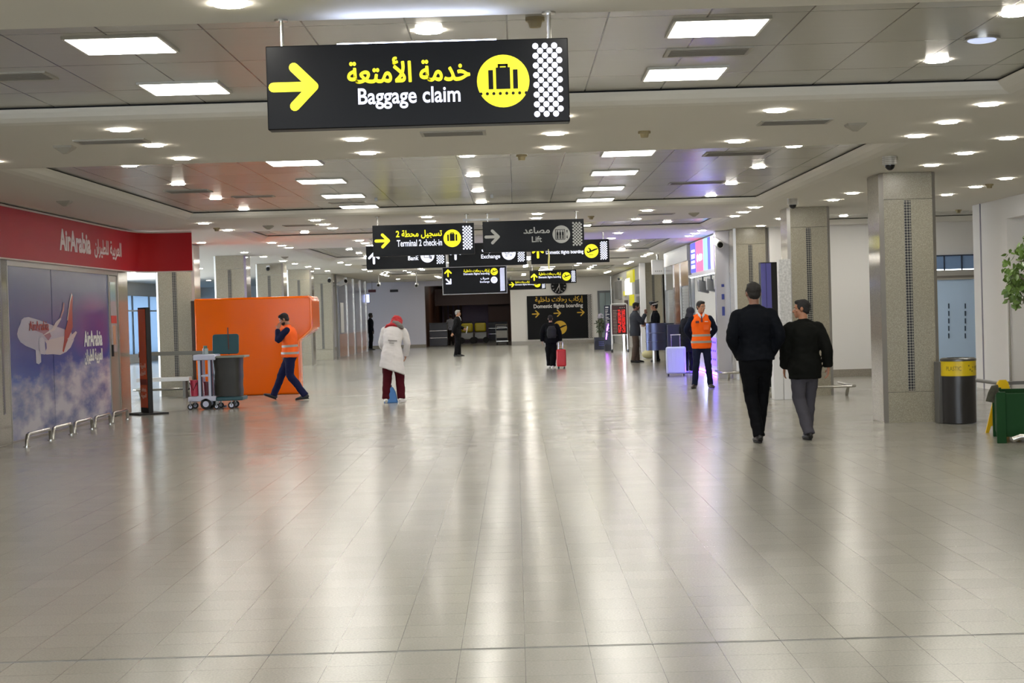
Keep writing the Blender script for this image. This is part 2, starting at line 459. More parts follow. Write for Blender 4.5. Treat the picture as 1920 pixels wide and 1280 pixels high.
for k, y in enumerate([21.3, 28.1, 34.8, 41.6, 48.3, 54.9, 61.4]):
    lab = ['granite pillar cut by the left edge of the photo, left of the aeroplane mural',
           'narrow reddish polished pillar edge on the left between the shop door and the orange totem',
           'granite pillar on the left behind the orange totem and the cleaning trolley',
           'granite pillar showing above the left half of the orange kiosk',
           'granite pillar showing above the middle of the orange kiosk',
           'granite pillar showing above the right end of the orange kiosk',
           'granite pillar just right of the orange kiosk, full height, where the grey corridor wall starts'][k]
    pillar(-7.8, -6.97, y, lab, stripe_side=(k == 0))

# ------------------------------------------------------------------ ceiling lamps
def make_disc():
    t = thing('downlight', 'x', 'ceiling light', (0, 0, 5))
    b = B(); n = 24
    vi = [(0.072 * math.cos(2 * math.pi * i / n), 0.072 * math.sin(2 * math.pi * i / n), -0.012) for i in range(n)]
    vo = [(0.092 * math.cos(2 * math.pi * i / n), 0.092 * math.sin(2 * math.pi * i / n), -0.002) for i in range(n)]
    b.add(vi + vo, [(i, (i + 1) % n, n + (i + 1) % n, n + i) for i in range(n)])
    b.obj('bezel', mat('lamp_bezel', '#e8e4da', 0.4), t)
    b = B(); b.add([(0.085 * math.cos(2 * math.pi * i / n), 0.085 * math.sin(2 * math.pi * i / n), -0.006) for i in range(n)], [tuple(range(n - 1, -1, -1))])
    b.v = [(x, y, -0.013) for x, y, z in b.v]
    b.obj('diffuser', M_DISCL, t, smooth=False, fix=False)
    return t
DISC0 = make_disc(); _first = [True]
def disc(x, y, z, label, group):
    global DISC0
    if _first[0]:
        _first[0] = False; DISC0.location = (x, y, z); DISC0['label'] = label; DISC0['group'] = group; return DISC0
    return dup(DISC0, (x, y, z), label, group)
BANDS = [(-7.3, 'band behind'), (7.3, 'first'), (15.3, 'second'), (28.95, 'third'), (36.75, 'fourth'), (50.3, 'fifth'), (58.3, 'sixth'), (71.7, 'seventh')]
def near_name(k, n): return {0: 'nearest', n - 1: 'farthest'}.get(k, 'middle')
ROWS = [(-3.4, 'left'), (-1.48, 'centre-left'), (0.43, 'centre-right'), (2.33, 'right')]
for yb, bn in BANDS:
    for x, rn in ROWS:
        ys = [yb - 1.3, yb, yb + 1.3]
        if x == 2.33 and yb > 0: ys = [yb - 1.3, yb + 1.2]
        for k, y in enumerate(ys):
            if bn == 'first' and y < 8: 
                if y < 6.5: continue
            disc(x, y, ZS, f'{near_name(k, len(ys))} round downlight of the {rn} row on the {bn} plain ceiling band', 'downlights on the plain ceiling bands')
    if yb > 0:
        for k, y in enumerate((yb - 1.3, yb, yb + 1.2)):
            disc(4.18, y, ZS, f'{near_name(k, 3)} round downlight at the right corner of the {bn} ceiling band, over the right walkway', 'downlights along the right soffit')
for k, y in enumerate((17.0, 18.6, 20.1, 24.8, 26.3, 31.5, 34.1, 38.4)):
    disc(5.27, y, ZS, f'{["nearest","second","third","fourth","fifth","sixth","seventh","eighth"][k]} round downlight in the line of lamps over the right-hand pillars', 'downlights over the right pillars')
for k, y in enumerate((22.7, 24.2, 25.8)):
    disc(7.0, y, ZS, f'{near_name(k, 3)} of three round downlights right of the nearest right pillar, towards the plant', 'downlights at the far right')
for k, y in enumerate((16.4, 27.6, 29.9, 35.3, 36.8, 38.0, 49.2, 51.4, 57.1, 59.2, 65.1, 66.9, 73.3)):
    disc(-5.32 if y < 80 else -5.5, y, ZS, f'{OW[k]} round downlight from the camera in the line left of the recessed ceilings', 'downlights along the left soffit')
for k, y in enumerate((34.4, 39.9, 42.9, 46.5, 49.0, 52.2, 54.6, 57.5)):
    disc(-6.7, y, ZS, f'{OW[k]} round downlight from the camera in the line above the left pillars', 'downlights above the left pillars')
for j in range(4):
    for k in range(4):
        disc(-10.0 - 2.6 * (k % 2), 33 + j * 9 + k * 2, ZS, f'{OW[j * 4 + k]} small downlight from the front in the side hall beyond the left pillars', 'downlights in the left side hall')
DN = {9.16: 'first', 17.2: 'second', 30.7: 'third', 38.9: 'fourth', 52.3: 'fifth', 60.4: 'sixth', -4.3: 'rear', 73.8: 'seventh'}
for a, b in COFF:
    if a not in DN: continue
    ys = [a + 1.1, a + 3.0] if b - a < 6 else [a + 1.2, a + 3.85, a + 6.5, a + 8.95]
    for x, rn in ((-4.38, 'left'), (-0.5, 'middle'), (3.25, 'right')):
        for k, y in enumerate(ys):
            if a == 9.16 and x == -4.38: continue
            if a == 9.16 and x == -0.5 and k == 1: continue
            disc(x, y, ZT, f'{ORD[k]} round downlight in the {rn} line of the {DN[a]} tiled ceiling recess', 'downlights in the tiled ceiling recesses')
disc(6.9, 33.4, ZT, 'lone round downlight in the small ceiling recess between the two nearest right pillars', 'downlights at the far right')

def make_panel():
    t = thing('light_panel', 'x', 'ceiling light', (0, 0, 5))
    B().box(-0.29, 0.29, -0.29, 0.29, -0.022, -0.016).obj('diffuser', M_PANELL, t, smooth=False)
    b = B()
    for x0, x1, y0, y1 in ((-0.31, 0.31, -0.31, -0.29), (-0.31, 0.31, 0.29, 0.31), (-0.31, -0.29, -0.29, 0.29), (0.29, 0.31, -0.29, 0.29)):
        b.box(x0, x1, y0, y1, -0.02, 0)
    b.obj('frame', mat('panel_frame', '#b9b5aa', 0.4), t)
    return t
PAN0 = make_panel()
pl = []
for a, b in COFF:
    if a not in DN: continue
    ys = [a + 1.25, a + 3.25] if b - a < 6 else [a + 1.35, a + 3.95, a + 6.6, a + 9.0]
    if a == 38.9: ys = ys[::2]  # farthest recesses keep every panel, extras added to brighten the far end
    for x, sn in ((-2.5, 'left'), (1.36, 'right')):
        for k, y in enumerate(ys): pl.append((x, y, f'{ORD[k]} square light panel in the {sn} line of the {DN[a]} tiled ceiling recess'))
pl.append((7.7, 31.5, 'nearer added square fill panel in the small ceiling recess behind the nearest right pillar')); pl.append((8.15, 33.2, 'farther added square fill panel in the small ceiling recess behind the nearest right pillar'))  # two hidden panels added to brighten the right aisle walls
for i, (x, y, lb) in enumerate(pl):
    if i == 0: PAN0.location = (x, y, ZT); PAN0['label'] = lb; PAN0['group'] = 'square light panels'
    else: dup(PAN0, (x, y, ZT), lb, 'square light panels')

# ceiling fittings
def grille(x, y, z, w, d, label):
    t = thing('air_grille', label, 'air vent', (x, y, z), 0, 'ceiling air grilles')
    B().box(-w / 2, w / 2, -d / 2, d / 2, -0.006, -0.002).obj('slot', mat('vent_dark', '#5d5950', 0.7), t)
    b = B()
    n = 6
    for i in range(n): yy = -d / 2 + d * (i + 0.5) / n; b.box(-w / 2, w / 2, yy - 0.006, yy + 0.006, -0.014, -0.006)
    b.obj('vanes', mat('vent_vane', '#8d877a', 0.5), t)
    b = B()
    for q in ((-w / 2 - 0.03, w / 2 + 0.03, -d / 2 - 0.03, -d / 2), (-w / 2 - 0.03, w / 2 + 0.03, d / 2, d / 2 + 0.03), (-w / 2 - 0.03, -w / 2, -d / 2, d / 2), (w / 2, w / 2 + 0.03, -d / 2, d / 2)):
        b.box(*q, -0.012, 0)
    b.obj('frame', mat('vent_frame', '#aaa598', 0.5), t)
def gz(px, py, z, w, d, label): p = atZ(px, py, z); grille(p.x, p.y, z, w, d, label)
gz(850, 249, ZS, 0.55, 0.3, 'rectangular air grille in the ceiling band just under the baggage claim sign')
gz(210, 264, ZS, 0.6, 0.25, 'rectangular air grille at the left of the second ceiling band, above the red fascia')
gz(1490, 228, ZS, 0.6, 0.3, 'rectangular air grille at the right of the second ceiling band')
gz(1230, 401, ZS, 0.6, 0.3, 'small far air grille right of the lift sign in the third ceiling band')
gz(1327, 96, ZT, 0.55, 0.28, 'slatted air grille between the two big light panels at the top right')
gz(1380, 287, ZT, 0.7, 0.4, 'slatted air grille in the second tiled recess at its near right')
gz(1306, 342, ZT, 0.75, 0.3, 'dark slotted grille in the second tiled recess, lit lilac')
gz(353, 358, ZT, 0.55, 0.4, 'slatted air grille in the second tiled recess at its left')
gz(475, 368, ZT, 0.55, 0.2, 'dark slotted grille in the second tiled recess, in the reddish reflection')
gz(25, 142, ZT, 0.5, 0.3, 'slatted air grille at the far left of the first tiled recess')
gz(563, 422, ZS, 0.55, 0.3, 'far air grille left of the terminal 2 sign in the third ceiling band')
gz(650, 379.5, ZT, 0.5, 0.12, 'short slatted grille next to the farthest left light panel')

def speaker(px, py, label):
    p = atZ(px, py, ZS)
    b = B().loft([(0, 0, 0), (0, 0, -0.02), (0, 0, -0.07)], [0.13, 0.12, 0.03], seg=4, ref=(0.7, 0.7, 0))
    o = b.obj('ceiling_speaker', mat('speaker_beige', '#a19b8c', 0.6), None, smooth=False); o.location = p
    tag(o, label, 'loudspeaker', 'pyramid ceiling speakers')
speaker(121, 274, 'pyramid shaped ceiling speaker at the left of the second band, near the air grille')
speaker(121, 377, 'pyramid shaped ceiling speaker above the red fascia lettering')
speaker(1604, 232, 'pyramid shaped ceiling speaker at the right of the second band')
speaker(503, 423, 'small far pyramid ceiling speaker above the orange kiosk')
speaker(1301, 399, 'small far pyramid ceiling speaker right of the lift sign')
speaker(534, 481, 'tiny far pyramid ceiling speaker above the pillars on the left')
def smoke(px, py, label, z=ZS):
    p = atZ(px, py, z)
    t = thing('smoke_detector', label, 'smoke detector', p, 0, 'smoke detectors')
    m = mat('aged_cream', '#9b8c66', 0.6)
    B().cyl((0, 0, 0), (0, 0, -0.022), 0.06).obj('base', m, t); B().cyl((0, 0, -0.022), (0, 0, -0.06), 0.045, r2=0.035).obj('sensor', m, t)
smoke(1208, 246, 'cream smoke detector in the second ceiling band right of the big sign')
smoke(978, 290, 'cream smoke detector under the middle of the second ceiling band')
smoke(1108, 405, 'cream smoke detector above the right end of the lift sign')
smoke(1855, 345, 'cream smoke detector at the far right above the white side wall')
smoke(406, 427, 'cream smoke detector right of the red fascia end')
smoke(1797, 393, 'cream smoke detector before the blue glass door')
smoke(1003, 33, 'cream smoke detector at the top behind the big sign hanger', ZT)

def dome(px, py, label, s=1.0):
    p = atZ(px, py, ZS)
    t = thing('dome_camera', label, 'security camera', p)
    b = B().cyl((0, 0, 0), (0, 0, -0.1 * s), 0.085 * s, 24)
    b.obj('housing', mat('camera_beige', '#b5b0a4', 0.4), t)
    b = B()
    for k in range(4): b.cyl((0, 0, -0.02 * s - k * 0.022 * s), (0, 0, -0.028 * s - k * 0.022 * s), 0.089 * s, 24)
    b.obj('cooling_rings', mat('ring_grey', '#8d887d', 0.4), t)
    B().ell((0, 0, -0.1 * s), 0.06 * s, 0.06 * s, 0.065 * s).obj('dome', mat('smoked_dome', '#101012', 0.06), t)
dome(1668, 293, 'dome security camera on the ceiling in front of the nearest right pillar')
dome(1486, 372, 'dome security camera on the ceiling just before the second right pillar')
e = thing('emergency_lamp', 'round bluish glass ceiling lamp near the top right corner, unlit, glow painted in', 'ceiling light', atZ(1841, 70, ZT))
B().cyl((0, 0, 0), (0, 0, -0.02), 0.125, 24).obj('rim', M_CHROME, e)
B().ell((0, 0, -0.02), 0.1, 0.1, 0.02).obj('lens', mat('blue_lens', '#b9c4e6', 0.1, emit=0.4), e)  # faint glow painted into the lens, the lamp itself is off
for px, py, dz, lb in ((705, 366, 0.13, 'short steel rod hanging from the tiled recess left of centre'), (922, 360, 0.13, 'short steel rod hanging from the tiled recess near centre')):
    p = atY(px, py, 24.6); o = B().box(-0.022, 0.022, -0.02, 0.02, p.z - 0.09, ZT).obj('hanger_stub', M_GREYM); o.location = (p.x, 24.6, 0); tag(o, lb, 'bracket')
# ------------------------------------------------------------------ lettering
FM = {}
for c in range(0xFE80, 0xFEFD):
    d = unicodedata.decomposition(chr(c)).split()
    if d: FM[(''.join(chr(int(h, 16)) for h in d[1:]), d[0])] = chr(c)
def shape_arabic(s):
    t = []; i = 0
    while i < len(s):
        if s[i] == 'ل' and (s[i:i + 2], '<isolated>') in FM: t.append(s[i:i + 2]); i += 2
        else: t.append(s[i]); i += 1
    nx = lambda u: (u, '<initial>') in FM
    out = []
    for k, u in enumerate(t):
        p = k > 0 and nx(t[k - 1]) and (u, '<final>') in FM
        n = nx(u) and k + 1 < len(t) and (t[k + 1], '<final>') in FM
        out.append(FM.get((u, '<medial>' if p and n else '<final>' if p else '<initial>' if n else '<isolated>'), u))
    return list(reversed(out))
_glyph = {}
def raw_text(body, bold, ext):
    cu = bpy.data.curves.new('tmp', 'FONT'); cu.body = body; cu.offset = bold; cu.extrude = ext; cu.resolution_u = 4
    o = bpy.data.objects.new('tmp', cu); COL.objects.link(o)
    dg = bpy.context.evaluated_depsgraph_get(); dg.update()
    me = bpy.data.meshes.new_from_object(o.evaluated_get(dg))
    vs = [tuple(v.co) for v in me.vertices]; fs = [tuple(p.vertices) for p in me.polygons]
    bpy.data.objects.remove(o); bpy.data.curves.remove(cu); bpy.data.meshes.remove(me)
    return vs, fs
def glyph(ch, bold, ext):
    k = (ch, bold, ext)
    if k not in _glyph:
        a = max(v[0] for v in raw_text(ch + 'l', 0, 0)[0]) - max(v[0] for v in raw_text('l', 0, 0)[0])
        _glyph[k] = (raw_text(ch, bold, ext), a)
    return _glyph[k]
def text_geo(s, arabic=False, bold=0.012, ext=0.5):
    """verts (x, y, depth) with unit-ish size, built glyph by glyph"""
    chars = shape_arabic(s) if arabic else list(s)
    V = []; F = []; x = 0
    for ch in chars:
        if ch == ' ': x += 0.28; continue
        (vs, fs), adv = glyph(ch, bold, ext)
        n = len(V); V += [(v[0] + x, v[1], v[2]) for v in vs]; F += [tuple(i + n for i in f) for f in fs]
        x += adv
    return V, F
def fit_text(b, s, x0, x1, z0, z1, y, th=0.004, arabic=False, bold=0.02, fn=None):
    V, F = text_geo(s, arabic, 0.0 if arabic else bold)
    if arabic and bold > 0: V, F = thicken(V, F, bold * 1.15)
    xs = [v[0] for v in V]; ys = [v[1] for v in V]
    ax, bx, ay, by = min(xs), max(xs), min(ys), max(ys)
    q = []
    for v in V:
        u = x0 + (v[0] - ax) / (bx - ax) * (x1 - x0); w = z0 + (v[1] - ay) / (by - ay) * (z1 - z0)
        d = y - (v[2] + 0.5) * th
        q.append((u, d, w) if fn is None else fn(u, w, (v[2] + 0.5) * th))
    return b.add(q, F)
def thicken(V, F, r):
    n = len(V); V2 = []; F2 = []
    for k in range(9):
        a = k * math.pi / 4; dx, dy = (0, 0) if k == 8 else (r * math.cos(a), r * math.sin(a))
        V2 += [(x + dx, y + dy, z + k * .05) for x, y, z in V]; F2 += [tuple(i + k * n for i in f) for f in F]
    return V2, F2

def circ(cx, cz, r, n=20): return [(cx + r * math.cos(2 * math.pi * i / n), cz + r * math.sin(2 * math.pi * i / n)) for i in range(n)]
def flat(b, poly, y, th=0.004): return b.prism(poly, lambda u, v, d: (u, d, v), y, y - th)
def rect(x0, x1, z0, z1): return [(x0, z0), (x1, z0), (x1, z1), (x0, z1)]
def stroke(a, c, w, n=6):
    a = Vector(a); c = Vector(c); d = (c - a).normalized(); s = Vector((-d.y, d.x)); out = []
    t0 = math.atan2(s.y, s.x)
    for i in range(n + 1): t = t0 - math.pi * i / n; out.append((c.x + w * math.cos(t), c.y + w * math.sin(t)))
    for i in range(n + 1): t = t0 + math.pi - math.pi * i / n; out.append((a.x + w * math.cos(t), a.y + w * math.sin(t)))
    return out
def arrow(b, cx, cz, r, ang, y, w=None):
    w = w or r * 0.2
    R = Matrix.Rotation(ang, 2); c = Vector((cx, cz))
    tip = c + R @ Vector((r * 0.82, 0))
    for k, q in enumerate(((-r * 0.85, 0), (0.02 * r, r * 0.8), (0.02 * r, -r * 0.8))):
        flat(b, stroke(c + R @ Vector(q), tip, w), y, .004 + k * .0006)
def xf(poly, cx, cz, s, ang=0):
    R = Matrix.Rotation(ang, 2)
    return [tuple(Vector((cx, cz)) + R @ (Vector(p) * s)) for p in poly]
def icon_bag(b, cx, cz, r, y, dots=True):
    r = r * 1.12
    flat(b, rect(cx - .24 * r, cx + .24 * r, cz - .27 * r, cz + .46 * r), y)
    for q in (rect(-.17, .17, .5, .58), rect(-.17, -.1, .44, .58), rect(.1, .17, .44, .58)): flat(b, xf(q, cx, cz, r), y)
    for s in (-1, 1):
        flat(b, rect(*sorted((cx + s * .34 * r, cx + s * .5 * r)), cz - .27 * r, cz + .38 * r), y)
    if dots:
        for k in range(8): flat(b, circ(cx + (k - 3.5) * .22 * r, cz - .42 * r, .055 * r, 8), y)
def icon_plane(b, cx, cz, r, y):
    body = [(-.62, -.18), (-.5, -.12), (.35, .28), (.78, .38), (.95, .34), (.86, .24), (.3, .0), (-.4, -.26), (-.55, -.28)]
    wing = [(.02, .02), (-.08, .3), (-.42, .52), (-.5, .46), (-.28, .2), (-.3, -.05)]
    flat(b, xf(body, cx, cz, r), y); flat(b, xf(wing, cx, cz, r), y)
    flat(b, xf([(-.62, -.18), (-.72, .05), (-.6, .08), (-.42, -.15)], cx, cz, r), y)
    flat(b, rect(cx - .42 * r, cx + .25 * r, cz - .56 * r, cz - .5 * r), y)
def icon_lift(b, cx, cz, r, y):
    for q in (rect(-.68, .42, -.6, -.54), rect(-.68, .42, .5, .56), rect(-.68, -.62, -.6, .56), rect(.36, .42, -.6, .56)): flat(b, xf(q, cx, cz, r), y)
    for k in (-1, 0, 1):
        x = -.13 + k * .3
        flat(b, circ(cx + x * r, cz + .36 * r, .07 * r, 8), y)
        for q in (rect(x - .1, x + .1, -.1, .26), rect(x - .08, x - .01, -.5, -.1), rect(x + .01, x + .08, -.5, -.1)): flat(b, xf(q, cx, cz, r), y)
    for s in (1, -1):
        flat(b, xf([(.55, s * .3), (.75, s * .3), (.65, s * .52)], cx, cz, r), y); flat(b, xf(rect(.62, .68, s * .12 if s > 0 else -.32, .32 if s > 0 else -.12), cx, cz, r), y)
def icon_money(b, cx, cz, r, y):
    for q in (rect(-.55, .5, .3, .36), rect(-.55, -.49, -.1, .36), rect(.44, .5, .0, .36), rect(-.55, .1, -.14, -.08)): flat(b, xf(q, cx, cz, r), y)
    for (u, v) in ((0, .14), (-.35, -.4), (.3, -.3)):
        for i in range(10):
            t0 = 2 * math.pi * i / 10; t1 = 2 * math.pi * (i + 1) / 10
            flat(b, xf([(u + .13 * math.cos(t0), v + .13 * math.sin(t0)), (u + .13 * math.cos(t1), v + .13 * math.sin(t1)), (u + .08 * math.cos(t1), v + .08 * math.sin(t1)), (u + .08 * math.cos(t0), v + .08 * math.sin(t0))], cx, cz, r), y)
def icon_bank(b, cx, cz, r, y):
    for q in (rect(-.5, .25, .2, .26), rect(-.5, .25, -.3, -.24), rect(-.5, -.44, -.3, .26), rect(.19, .25, -.3, .26), rect(.3, .42, -.45, .3), [(.42, .3), (.62, .1), (.55, 0), (.42, .1)], rect(.45, .6, -.5, -.1)):
        flat(b, xf(q, cx, cz, r), y)
def dots(b, x0, x1, z0, z1, nx, y, seg=10):
    dx = (x1 - x0) / nx; nz = max(3, int(round((z1 - z0) / dx))); dz = (z1 - z0) / nz
    for i in range(nx):
        for j in range(nz):
            if (i + j) % 2 == 0: flat(b, circ(x0 + (i + .5) * dx, z0 + (j + .5) * dz, dx * .65, seg), y, 0.003)

def sign(px0, py0, px1, py1, Y, label, items, lit=True, hang=(0.06, 0.93), dep=0.12, frame=False, cat='hanging sign', ZS=ZS):
    """px0,py0 top-left corner, px1,py1 bottom-right corner of the face"""
    tl = atY(px0, py0, Y); brc = atY(px1, py1, Y)
    w = brc.x - tl.x; zt = tl.z; zb = brc.z; cx = (tl.x + brc.x) / 2; h = zt - zb
    t = thing('hanging_sign', label, cat, (cx, Y, zb), 0, None)
    B().box(-w / 2, w / 2, 0, dep, 0, h).obj('panel', M_SIGN, t, bevel=0.006)
    if frame:
        b = B()
        for q in ((-w / 2 - .02, w / 2 + .02, -.02, 0), (-w / 2 - .02, w / 2 + .02, h, h + .02)): b.box(q[0], q[1], -0.01, dep, q[2], q[3])
        for s in (-1, 1): b.box(*sorted((s * w / 2, s * (w / 2 + .02))), -0.01, dep, 0, h)
        b.obj('frame', mat('sign_frame_grey', '#9d9d9a', .5), t, smooth=False)
    for hx in hang:
        x = -w / 2 + hx * w
        b = B().cyl((x, dep / 2, h), (x, dep / 2, ZS - zb - 0.001), 0.012, 10).cyl((x, dep / 2, ZS - zb - 0.012), (x, dep / 2, ZS - zb - 0.001), 0.04, 16)
        b.obj('hanging_rod', M_CHROME, t)
    ye, wh = (M_YEL, M_WHT) if lit else (M_YOFF, M_WOFF)
    def L(px, py): p = atY(px, py, Y); return p.x - cx, p.z - zb
    for it in items:
        k = it[0]; b = B(); m = {'y': ye, 'w': wh, 'a': M_YOFF, 'g': M_WOFF}[it[1]]
        if k == 'arrow':
            _, _, px, py, r, ang = it; x, z = L(px, py); arrow(b, x, z, r * Y / FPX, ang, 0); b.obj('arrow', m, t, smooth=False)
        elif k in ('ar', 'la'):
            _, _, txt, a0, b0, a1, b1 = it
            x0, z1 = L(a0, b0); x1, z0 = L(a1, b1)
            fit_text(b, txt, x0, x1, z0, z1, 0, arabic=(k == 'ar'), bold=0.022 if k == 'ar' else 0.018)
            b.obj('arabic_lettering' if k == 'ar' else 'latin_lettering', m, t, smooth=False, fix=False)
        elif k == 'disc':
            _, _, px, py, r, fn = it; x, z = L(px, py); r = r * Y / FPX
            flat(b, circ(x, z, r, 40), 0); o = b.obj('pictogram_disc', m, t, smooth=False)
            b = B(); fn(b, x, z, r, -0.004); b.obj('pictogram', M_SIGN, o, smooth=False)
        elif k == 'dots':
            _, _, a0, b0, a1, b1, nx = it; x0, z1 = L(a0, b0); x1, z0 = L(a1, b1)
            dots(b, x0, x1, z0, z1, nx, 0, 12 if Y < 15 else 8); b.obj('dotted_border', m, t, smooth=False)
    return t

R0, RU, RDR = 0.0, math.pi / 2, -math.pi / 4
s1 = sign(497.5, 87, 1069, 227.5, 9.05, 'large black baggage claim sign with yellow arrow and suitcase disc, nearest the camera', [
    ('arrow', 'y', 551, 163, 45, R0), ('ar', 'y', 'خدمة الأمتعة', 650, 109, 882, 151), ('la', 'w', 'Baggage claim', 671, 166, 864, 200),
    ('disc', 'y', 943.5, 152, 49, icon_bag), ('dots', 'w', 999, 82, 1056, 217, 6)], hang=(0.05, 0.94))
s2 = sign(698, 423, 890, 475.5, 27.2, 'black terminal 2 check-in sign with yellow arrow and suitcase disc', [
    ('arrow', 'y', 717, 451.5, 14, R0), ('ar', 'y', 'تسجيل محطة 2', 742, 432, 829, 446), ('la', 'w', 'Terminal 2 check-in', 744, 450, 829, 460),
    ('disc', 'y', 848, 446.5, 16.5, lambda *a: icon_bag(*a, dots=False)), ('dots', 'w', 867, 423.5, 886, 467, 6)], hang=(0.05, 0.93))
s3 = sign(904.5, 415.5, 1096, 468, 27.2, 'black unlit lift sign with grey arrow and grey lift pictogram', [
    ('arrow', 'w', 923, 444, 14, R0), ('ar', 'w', 'مصاعد', 981, 426, 1031, 437), ('la', 'w', 'Lift', 997, 443, 1016, 453.5),
    ('disc', 'w', 1052.5, 439, 16.5, icon_lift), ('dots', 'w', 1073, 416.5, 1092, 460, 6)], lit=False, hang=(0.05, 0.93))
s4 = sign(686, 461.5, 836, 501, 34.9, 'black bank sign with white up arrow, half hidden below the terminal 2 sign', [
    ('arrow', 'w', 701, 484, 11, RU), ('ar', 'w', 'بنك', 765, 469, 785, 480), ('la', 'w', 'Bank', 765, 480, 785, 487.5),
    ('disc', 'w', 801.5, 479, 13, icon_bank), ('dots', 'w', 818, 461, 833, 494, 6)])
s5 = sign(840, 457, 988, 496, 34.9, 'black exchange sign with white up arrow, half hidden below the lift sign', [
    ('arrow', 'w', 854, 476, 11, RU), ('ar', 'w', 'صرف', 903, 463, 936, 474), ('la', 'w', 'Exchange', 902, 477, 938, 486),
    ('disc', 'w', 954, 474, 13, icon_money), ('dots', 'w', 970, 457, 984, 490, 6)])
s6 = sign(995, 452, 1143, 491, 34.9, 'black domestic flights boarding sign with yellow up arrow, right behind the lift sign', [
    ('arrow', 'y', 1008.5, 473, 11, RU), ('ar', 'y', 'إركاب رحلات داخلية', 1024, 458, 1094, 467), ('la', 'w', 'Domestic flights boarding', 1023.5, 469.5, 1094, 476.5),
    ('disc', 'y', 1109, 470.5, 13, icon_plane), ('dots', 'w', 1125, 452.5, 1139, 486, 6)])
s7 = sign(830, 502, 950, 548, 42.0, 'tall silver-framed black double sign, domestic flights above exchange, with two arrows', [
    ('arrow', 'y', 840, 512, 7, RU), ('arrow', 'w', 841, 527.5, 7, RDR), ('ar', 'y', 'إركاب رحلات داخلية', 869, 505, 918, 511), ('la', 'w', 'Domestic flights boarding', 869, 511.7, 918, 515.3),
    ('disc', 'y', 926.5, 509, 6.8, icon_plane), ('ar', 'w', 'صرف', 901, 519, 917, 525), ('la', 'w', 'Exchange', 900, 526.5, 918, 530.5), ('disc', 'w', 926.5, 524.5, 6.3, icon_money), ('dots', 'w', 937, 502, 947, 545, 6)], frame=True, ZS=ZT)
s8 = sign(993, 507.5, 1081, 530, 58.6, 'small far domestic flights sign with yellow up arrow, just above the wall clock', [
    ('arrow', 'y', 1001.5, 519.5, 6.5, RU), ('ar', 'y', 'إركاب رحلات داخلية', 1010, 511, 1052, 516.5), ('la', 'w', 'Domestic flights boarding', 1010, 517.8, 1052, 521.5),
    ('disc', 'y', 1062, 518, 8, icon_plane), ('dots', 'w', 1071, 507, 1079, 528, 5)])
s9 = sign(953, 525.5, 1023.6, 541.5, 72.7, 'farthest small domestic flights sign with yellow right arrow, left of the wall clock', [
    ('arrow', 'y', 959.5, 533.5, 5, R0), ('ar', 'y', 'إركاب رحلات داخلية', 966, 527, 993, 531), ('la', 'w', 'Domestic flights boarding', 966, 532, 1001, 534.8),
    ('disc', 'y', 1007.5, 532.5, 6, icon_plane), ('dots', 'w', 1016, 530.5, 1022, 540, 4)])
for t_, c_ in ((s1, 0.0), ):
    pass
# LED strip on top of the big sign that washes the ceiling
_h1 = atY(497.5, 87, 9.05).z - atY(1069, 227.5, 9.05).z
B().box(-0.45, 0.45, 0.005, 0.035, _h1 + .001, _h1 + .005).obj('led_strip', mat('led_strip_glow', '#dfe6ff', 0.5, emit=12, ecol='#c9d6ff'), s1)

p0 = atY(868, 412.5, 27.26); p1 = atY(936, 410.5, 27.26)
B().box(p0.x - s3.location.x, p1.x - s3.location.x, .045, .075, p0.z - s3.location.z - .02, p0.z - s3.location.z + .015).obj('mounting_rail', M_GREYM, s3)
# yellow ribbon dangling under the lift sign
p = atY(1028, 467, 27.15)
b = B(); b.loft([(0, 0, 0), (0.01, 0, -0.12), (0, 0.01, -0.25), (0.005, 0, -0.335)], [(0.006, 0.004), (0.014, 0.004), (0.016, 0.004), (0.012, 0.004)], seg=6)
o = b.obj('ribbon', mat('pale_yellow_tape', '#d8cf86', 0.6)); o.location = p; tag(o, 'pale yellow ribbon of tape dangling from the lower edge of the lift sign', 'ribbon')

# big poster board on the far wall
def poster():
    Y = 78.93; tl = atY(987.5, 555, Y); br_ = atY(1111, 633, Y)
    t = thing('direction_board', 'large black domestic flights boarding board with three yellow arrows on the far white wall', 'wall sign', (tl.x, Y, br_.z))
    w = br_.x - tl.x; h = tl.z - br_.z
    B().box(0, w - 0.2, 0, 0.03, 0, h).obj('panel', M_SIGN, t)
    B().box(w - 0.2, w, 0, 0.03, 0, h).obj('border_panel', M_WPRINT, t)
    def L(px, py): p = atY(px, py, Y); return p.x - tl.x, p.z - br_.z
    def tx(s, a0, b0, a1, b1, ar, m, n):
        x0, z1 = L(a0, b0); x1, z0 = L(a1, b1); b = B(); fit_text(b, s, x0, x1, z0, z1, 0, arabic=ar); b.obj(n, m, t, smooth=False, fix=False)
    tx('إركاب رحلات داخلية', 1003, 556.5, 1093, 567.5, True, M_YOFF, 'arabic_lettering')
    tx('Domestic flights boarding', 1000.5, 570.5, 1093, 577.5, False, M_WPRINT, 'latin_lettering')
    for px, py in ((1004.5, 588.5), (1045, 587), (1089, 585.5)):
        x, z = L(px, py); b = B(); arrow(b, x, z, 7.3 * Y / FPX, 0, 0, w=0.028); b.obj('arrow', M_YOFF, t, smooth=False)
    x, z = L(1050, 614); b = B(); flat(b, circ(x, z, 13 * Y / FPX, 32), 0); o = b.obj('pictogram_disc', M_YOFF, t, smooth=False)
    b = B(); icon_plane(b, x, z, 13 * Y / FPX, -0.004); b.obj('pictogram', M_SIGN, o, smooth=False)
    b = B(); dots(b, w - 0.22, w - 0.01, 0, h, 5, 0, 6); plabel(b.obj('dotted_border', M_SIGN, t, smooth=False), 'black dotted edge')
poster()
